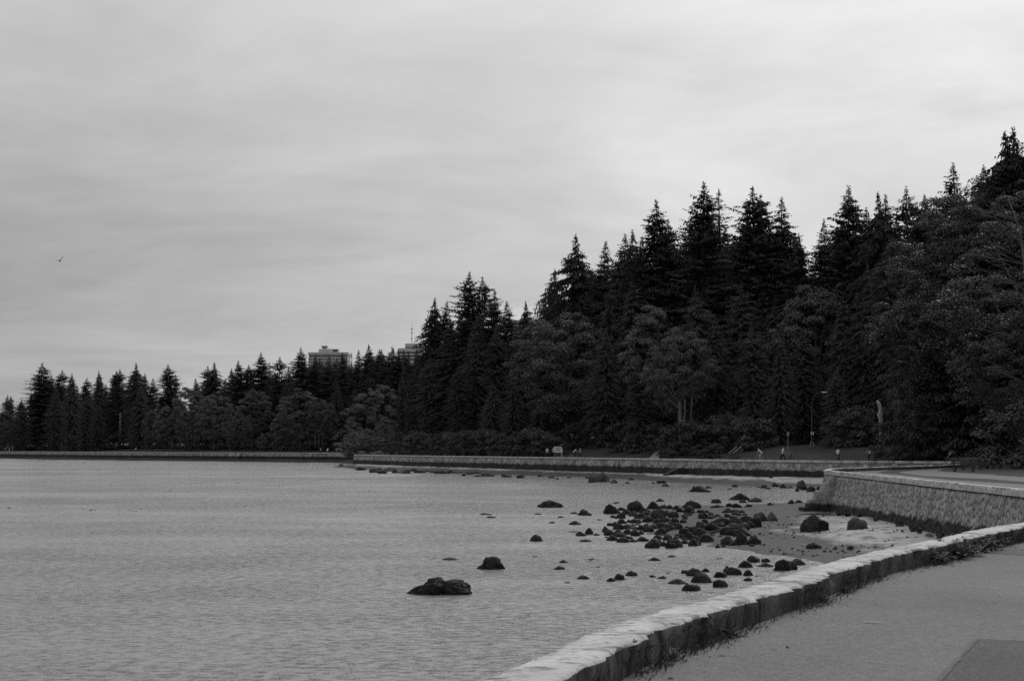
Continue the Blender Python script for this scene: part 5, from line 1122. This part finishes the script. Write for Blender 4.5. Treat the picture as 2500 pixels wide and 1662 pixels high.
# stone marker on far wall
q = onpath(232, 598); MB().box((0, 0, 1.2), (1.6, .5, 2.4), 0, .75).build('stone_marker', M['concrete']).location = (q[0], q[1] + 3, PATH)
tag(COL.objects['stone_marker'], 'pale upright stone marker behind the far left wall', 'marker')
lo = MB(); lo.tube([(0, 0, 0), (.5, .3, .9), (.9, .5, 2.0)], [.5, .4, .3], 8); o = lo.build('beach_log', M['deadwood'], None, True); q = ground(321, 1117, .4); o.location = (q[0], q[1], .2); tag(o, 'pale driftwood stump propped on the far left beach', 'driftwood')
lo = MB(); lo.tube([(0, 0, 0), (1.2, .3, .5), (2.0, .5, 1.5)], [.35, .3, .12], 8); o = lo.build('beach_log', M['deadwood'], None, True); q = ground(1876, 1166, .3); o.location = (q[0], q[1], .3); tag(o, 'pale driftwood log leaning under the far wall near the headland', 'driftwood')
# slanting slab on the far left wall
for u, Y, lb in ((177, 600, 'left'), (576, 466, 'right')):
    p = at(u, 1106, Y - 1.5); mb = MB(); mb.add([(-2.0, 1.2, 2.2), (1.4, 1.2, 2.2), (.8, -1.2, -1.2), (-2.6, -1.2, -1.2), (-2.0, 1.6, 2.2), (1.4, 1.6, 2.2), (.8, .6, -1.2), (-2.6, .6, -1.2)], [(0,3,2,1),(0,1,5,4),(1,2,6,5),(3,0,4,7),(2,3,7,6),(4,5,6,7)])
    o = mb.build('wall_slab', M['farwall']); o.location = (p[0], Y - 2.2, .4); tag(o, f'pale sloping slab set in the far left wall, {lb} one of two', 'slab')

# ------------------------------------------------------------------ buildings behind the far wood
def pxw(n, Y): return n / F * Y
Yb = 1450; a = at(754, 860, Yb); b = at(848.5, 860, Yb); zb_ = 30.0
W_ = b[0] - a[0]; top = a[2]; cxx = (a[0] + b[0]) / 2
e = empty('office_building', (cxx, Yb, zb_)); tag(e, 'grey office block with flared rooftop tower behind the far wood', 'building'); o3 = np.array(e.location)
hB = top - zb_
MB().box((0, 12, hB / 2 - .5), (W_, 24, hB - 1)).build('wall', M['tower'], e)
MB().box((0, 11.7, hB - 1.2), (W_ + 1.2, 25.4, 2.4)).build('parapet', M['tower'], e)
wmesh = MB().box((0, 0, 0), (1.0, .3, 1.0)).mesh('window', M['glass']); smesh = MB().box((0, 0, 0), (1.0, .3, 1.0)).mesh('column', M['tower'])
ncol = 20; fl = pxw(7.4, Yb)
for r_ in range(5):
    zc_ = hB - pxw(9.2, Yb) - r_ * fl
    for k in range(ncol):
        wv = W_ / ncol; link('window', wmesh, e, (-W_ / 2 + (k + .5) * wv, -.02, zc_), None, (wv * .62, 1, fl * .52))
for k in range(0, ncol + 1, 2): link('column', smesh, e, (-W_ / 2 + k * W_ / ncol, -.35, hB / 2 - 2), None, (.7, 2, hB - 6))
x0, x1 = at(777, 851, Yb)[0] - cxx, at(825, 851, Yb)[0] - cxx; h1 = at(800, 851, Yb)[2] - zb_
MB().box(((x0 + x1) / 2, 10, (hB + h1) / 2), (x1 - x0, 12, h1 - hB)).build('penthouse', M['tower'], e)
xw0, xw1 = at(811, 855, Yb)[0] - cxx, at(825, 855, Yb)[0] - cxx
MB().box(((xw0 + xw1) / 2 - .3, 3.95, (hB + h1) / 2 + .1), (xw1 - xw0 - 1, .4, (h1 - hB) * .5)).build('window', M['glass'], e)
x0, x1 = at(782, 843, Yb)[0] - cxx, at(798, 843, Yb)[0] - cxx; h2 = at(790, 843, Yb)[2] - zb_; xc = (x0 + x1) / 2; hw = (x1 - x0) / 2
mb = MB(); mb.add([(xc + sx * q * hw, 9 + sy * q * hw, z) for z, q in ((h1, .66), (h1 + (h2 - h1) * .3, .66), (h2 - .5, 1.0), (h2, 1.0)) for sx, sy in ((-1, -1), (1, -1), (1, 1), (-1, 1))], [(4*i+j, 4*i+(j+1)%4, 4*i+4+(j+1)%4, 4*i+4+j) for i in range(3) for j in range(4)] + [(12, 13, 14, 15)]); mb.build('flared_tower', M['darkmetal'] if False else M['tower'], e)
MB().box((xc, 9 - hw * .86, (h1 + h2) / 2 + .6), (hw * 1.5, .4, (h2 - h1) * .4)).build('window', M['glass'], e)
for dx, v in ((2.0 / F * Yb, 828), (-4.5 / F * Yb, 836)): MB().tube([(xc + dx, 9, h2), (xc + dx, 9, at(790, v, Yb)[2] - zb_)], [.14, .06], 5).build('antenna', M['greymetal'], e)
mb = MB(); dq = np.array(at(802, 854, Yb - 3)) - o3; mb.tube([(dq[0], dq[1], dq[2]), (dq[0], dq[1] - .8, dq[2])], [.3, 1.2], 12); mb.build('dish', M['white'], e)
# broadcast tower building
Yt = 1500; a = at(972, 850, Yt); b = at(1030, 850, Yt); cxx = (a[0] + b[0]) / 2; e = empty('mast_building', (cxx, Yt, 30)); tag(e, 'pale stepped high rise with a tall antenna mast beside the near forest', 'building')
hB = a[2] - 30; MB().box((0, 10, hB / 2), (b[0] - a[0], 20, hB)).build('wall', M['tower'], e)
for k in range(3): MB().box((0, -.05, hB - 4.2 - k * 3.4), ((b[0] - a[0]) * .94, .3, 1.6)).build('window_band', M['glass'], e)
x0, x1 = at(988.5, 838, Yt)[0] - cxx, at(1021, 838, Yt)[0] - cxx; h1 = at(1000, 838, Yt)[2] - 30
MB().box(((x0 + x1) / 2, 9, (hB + h1) / 2), (x1 - x0, 12, h1 - hB)).build('upper_block', M['tower'], e); MB().box(((x0 + x1) / 2, 2.9, hB + 1.0), ((x1 - x0) * .98, .3, 1.0)).build('window_band', M['glass'], e)
xm = at(1004, 800, Yt)[0] - cxx; h2 = at(1004, 786, Yt)[2] - 30
mm = MB().tube([(xm, 9, h1), (xm, 9, h1 + (h2 - h1) * .6), (xm, 9, h2)], [.40, .32, .08], 6).build('mast', M['greymetal'], e)
for v in (825, 811, 801): z = at(1004, v, Yt)[2] - 30; MB().box((xm, 9, z), (2.6, 1.2, .5)).build('antenna_array', M['greymetal'], mm)
for u in (995, 999, 1010, 1016): xx = at(u, 838, Yt)[0] - cxx; MB().tube([(xx, 9, h1), (xx, 9, h1 + 2.2)], .14, 5).build('antenna', M['greymetal'], e)
Yt = 1400; a = at(1255, 781, Yt); e = empty('pale_tower', (a[0], Yt, 30)); tag(e, 'sliver of a pale building seen through a gap in the near forest', 'building'); hB = a[2] - 30
MB().box((3, 8, hB / 2), (14, 14, hB)).build('wall', M['tower'], e)
for k in range(6): MB().box((3, .9, hB - 3 - k * 3.3), (12.5, .3, 1.7)).build('window_band', M['glass'], e)

# ------------------------------------------------------------------ gull
p = at(146.5, 637, 130); e = empty('gull', tuple(p), 0.0); e.scale = (.75, .75, .75); tag(e, 'gull gliding in the sky at left with one wing raised', 'bird')
mb = MB(); mb.tube([(-.10, -.30, 0), (-.08, -.2, .0), (-.03, 0, 0), (.03, .2, .0), (.05, .33, .02)], [.02, .06, .085, .05, .015], 8); mb.build('body', M['midcloth'], e, True)
def wing(tipx, tipz, midx, midz, sgn):
    mb = MB(); a = [(0, -.10, .03), (midx, -.10, midz), (tipx, .02, tipz)]; b = [(0, .12, .03), (midx, .10, midz), (tipx, .06, tipz)]
    mb.add(a + b, [(0, 1, 4, 3), (1, 2, 5, 4)]); mb.add([(x, y, z - .015) for x, y, z in a + b], [(3, 4, 1, 0), (4, 5, 2, 1)]); return mb
wing(.42, .50, .14, .27, 1).build('wing', M['darkcloth'], e); wing(-.58, .03, -.3, .10, -1).build('wing', M['midcloth'], e)
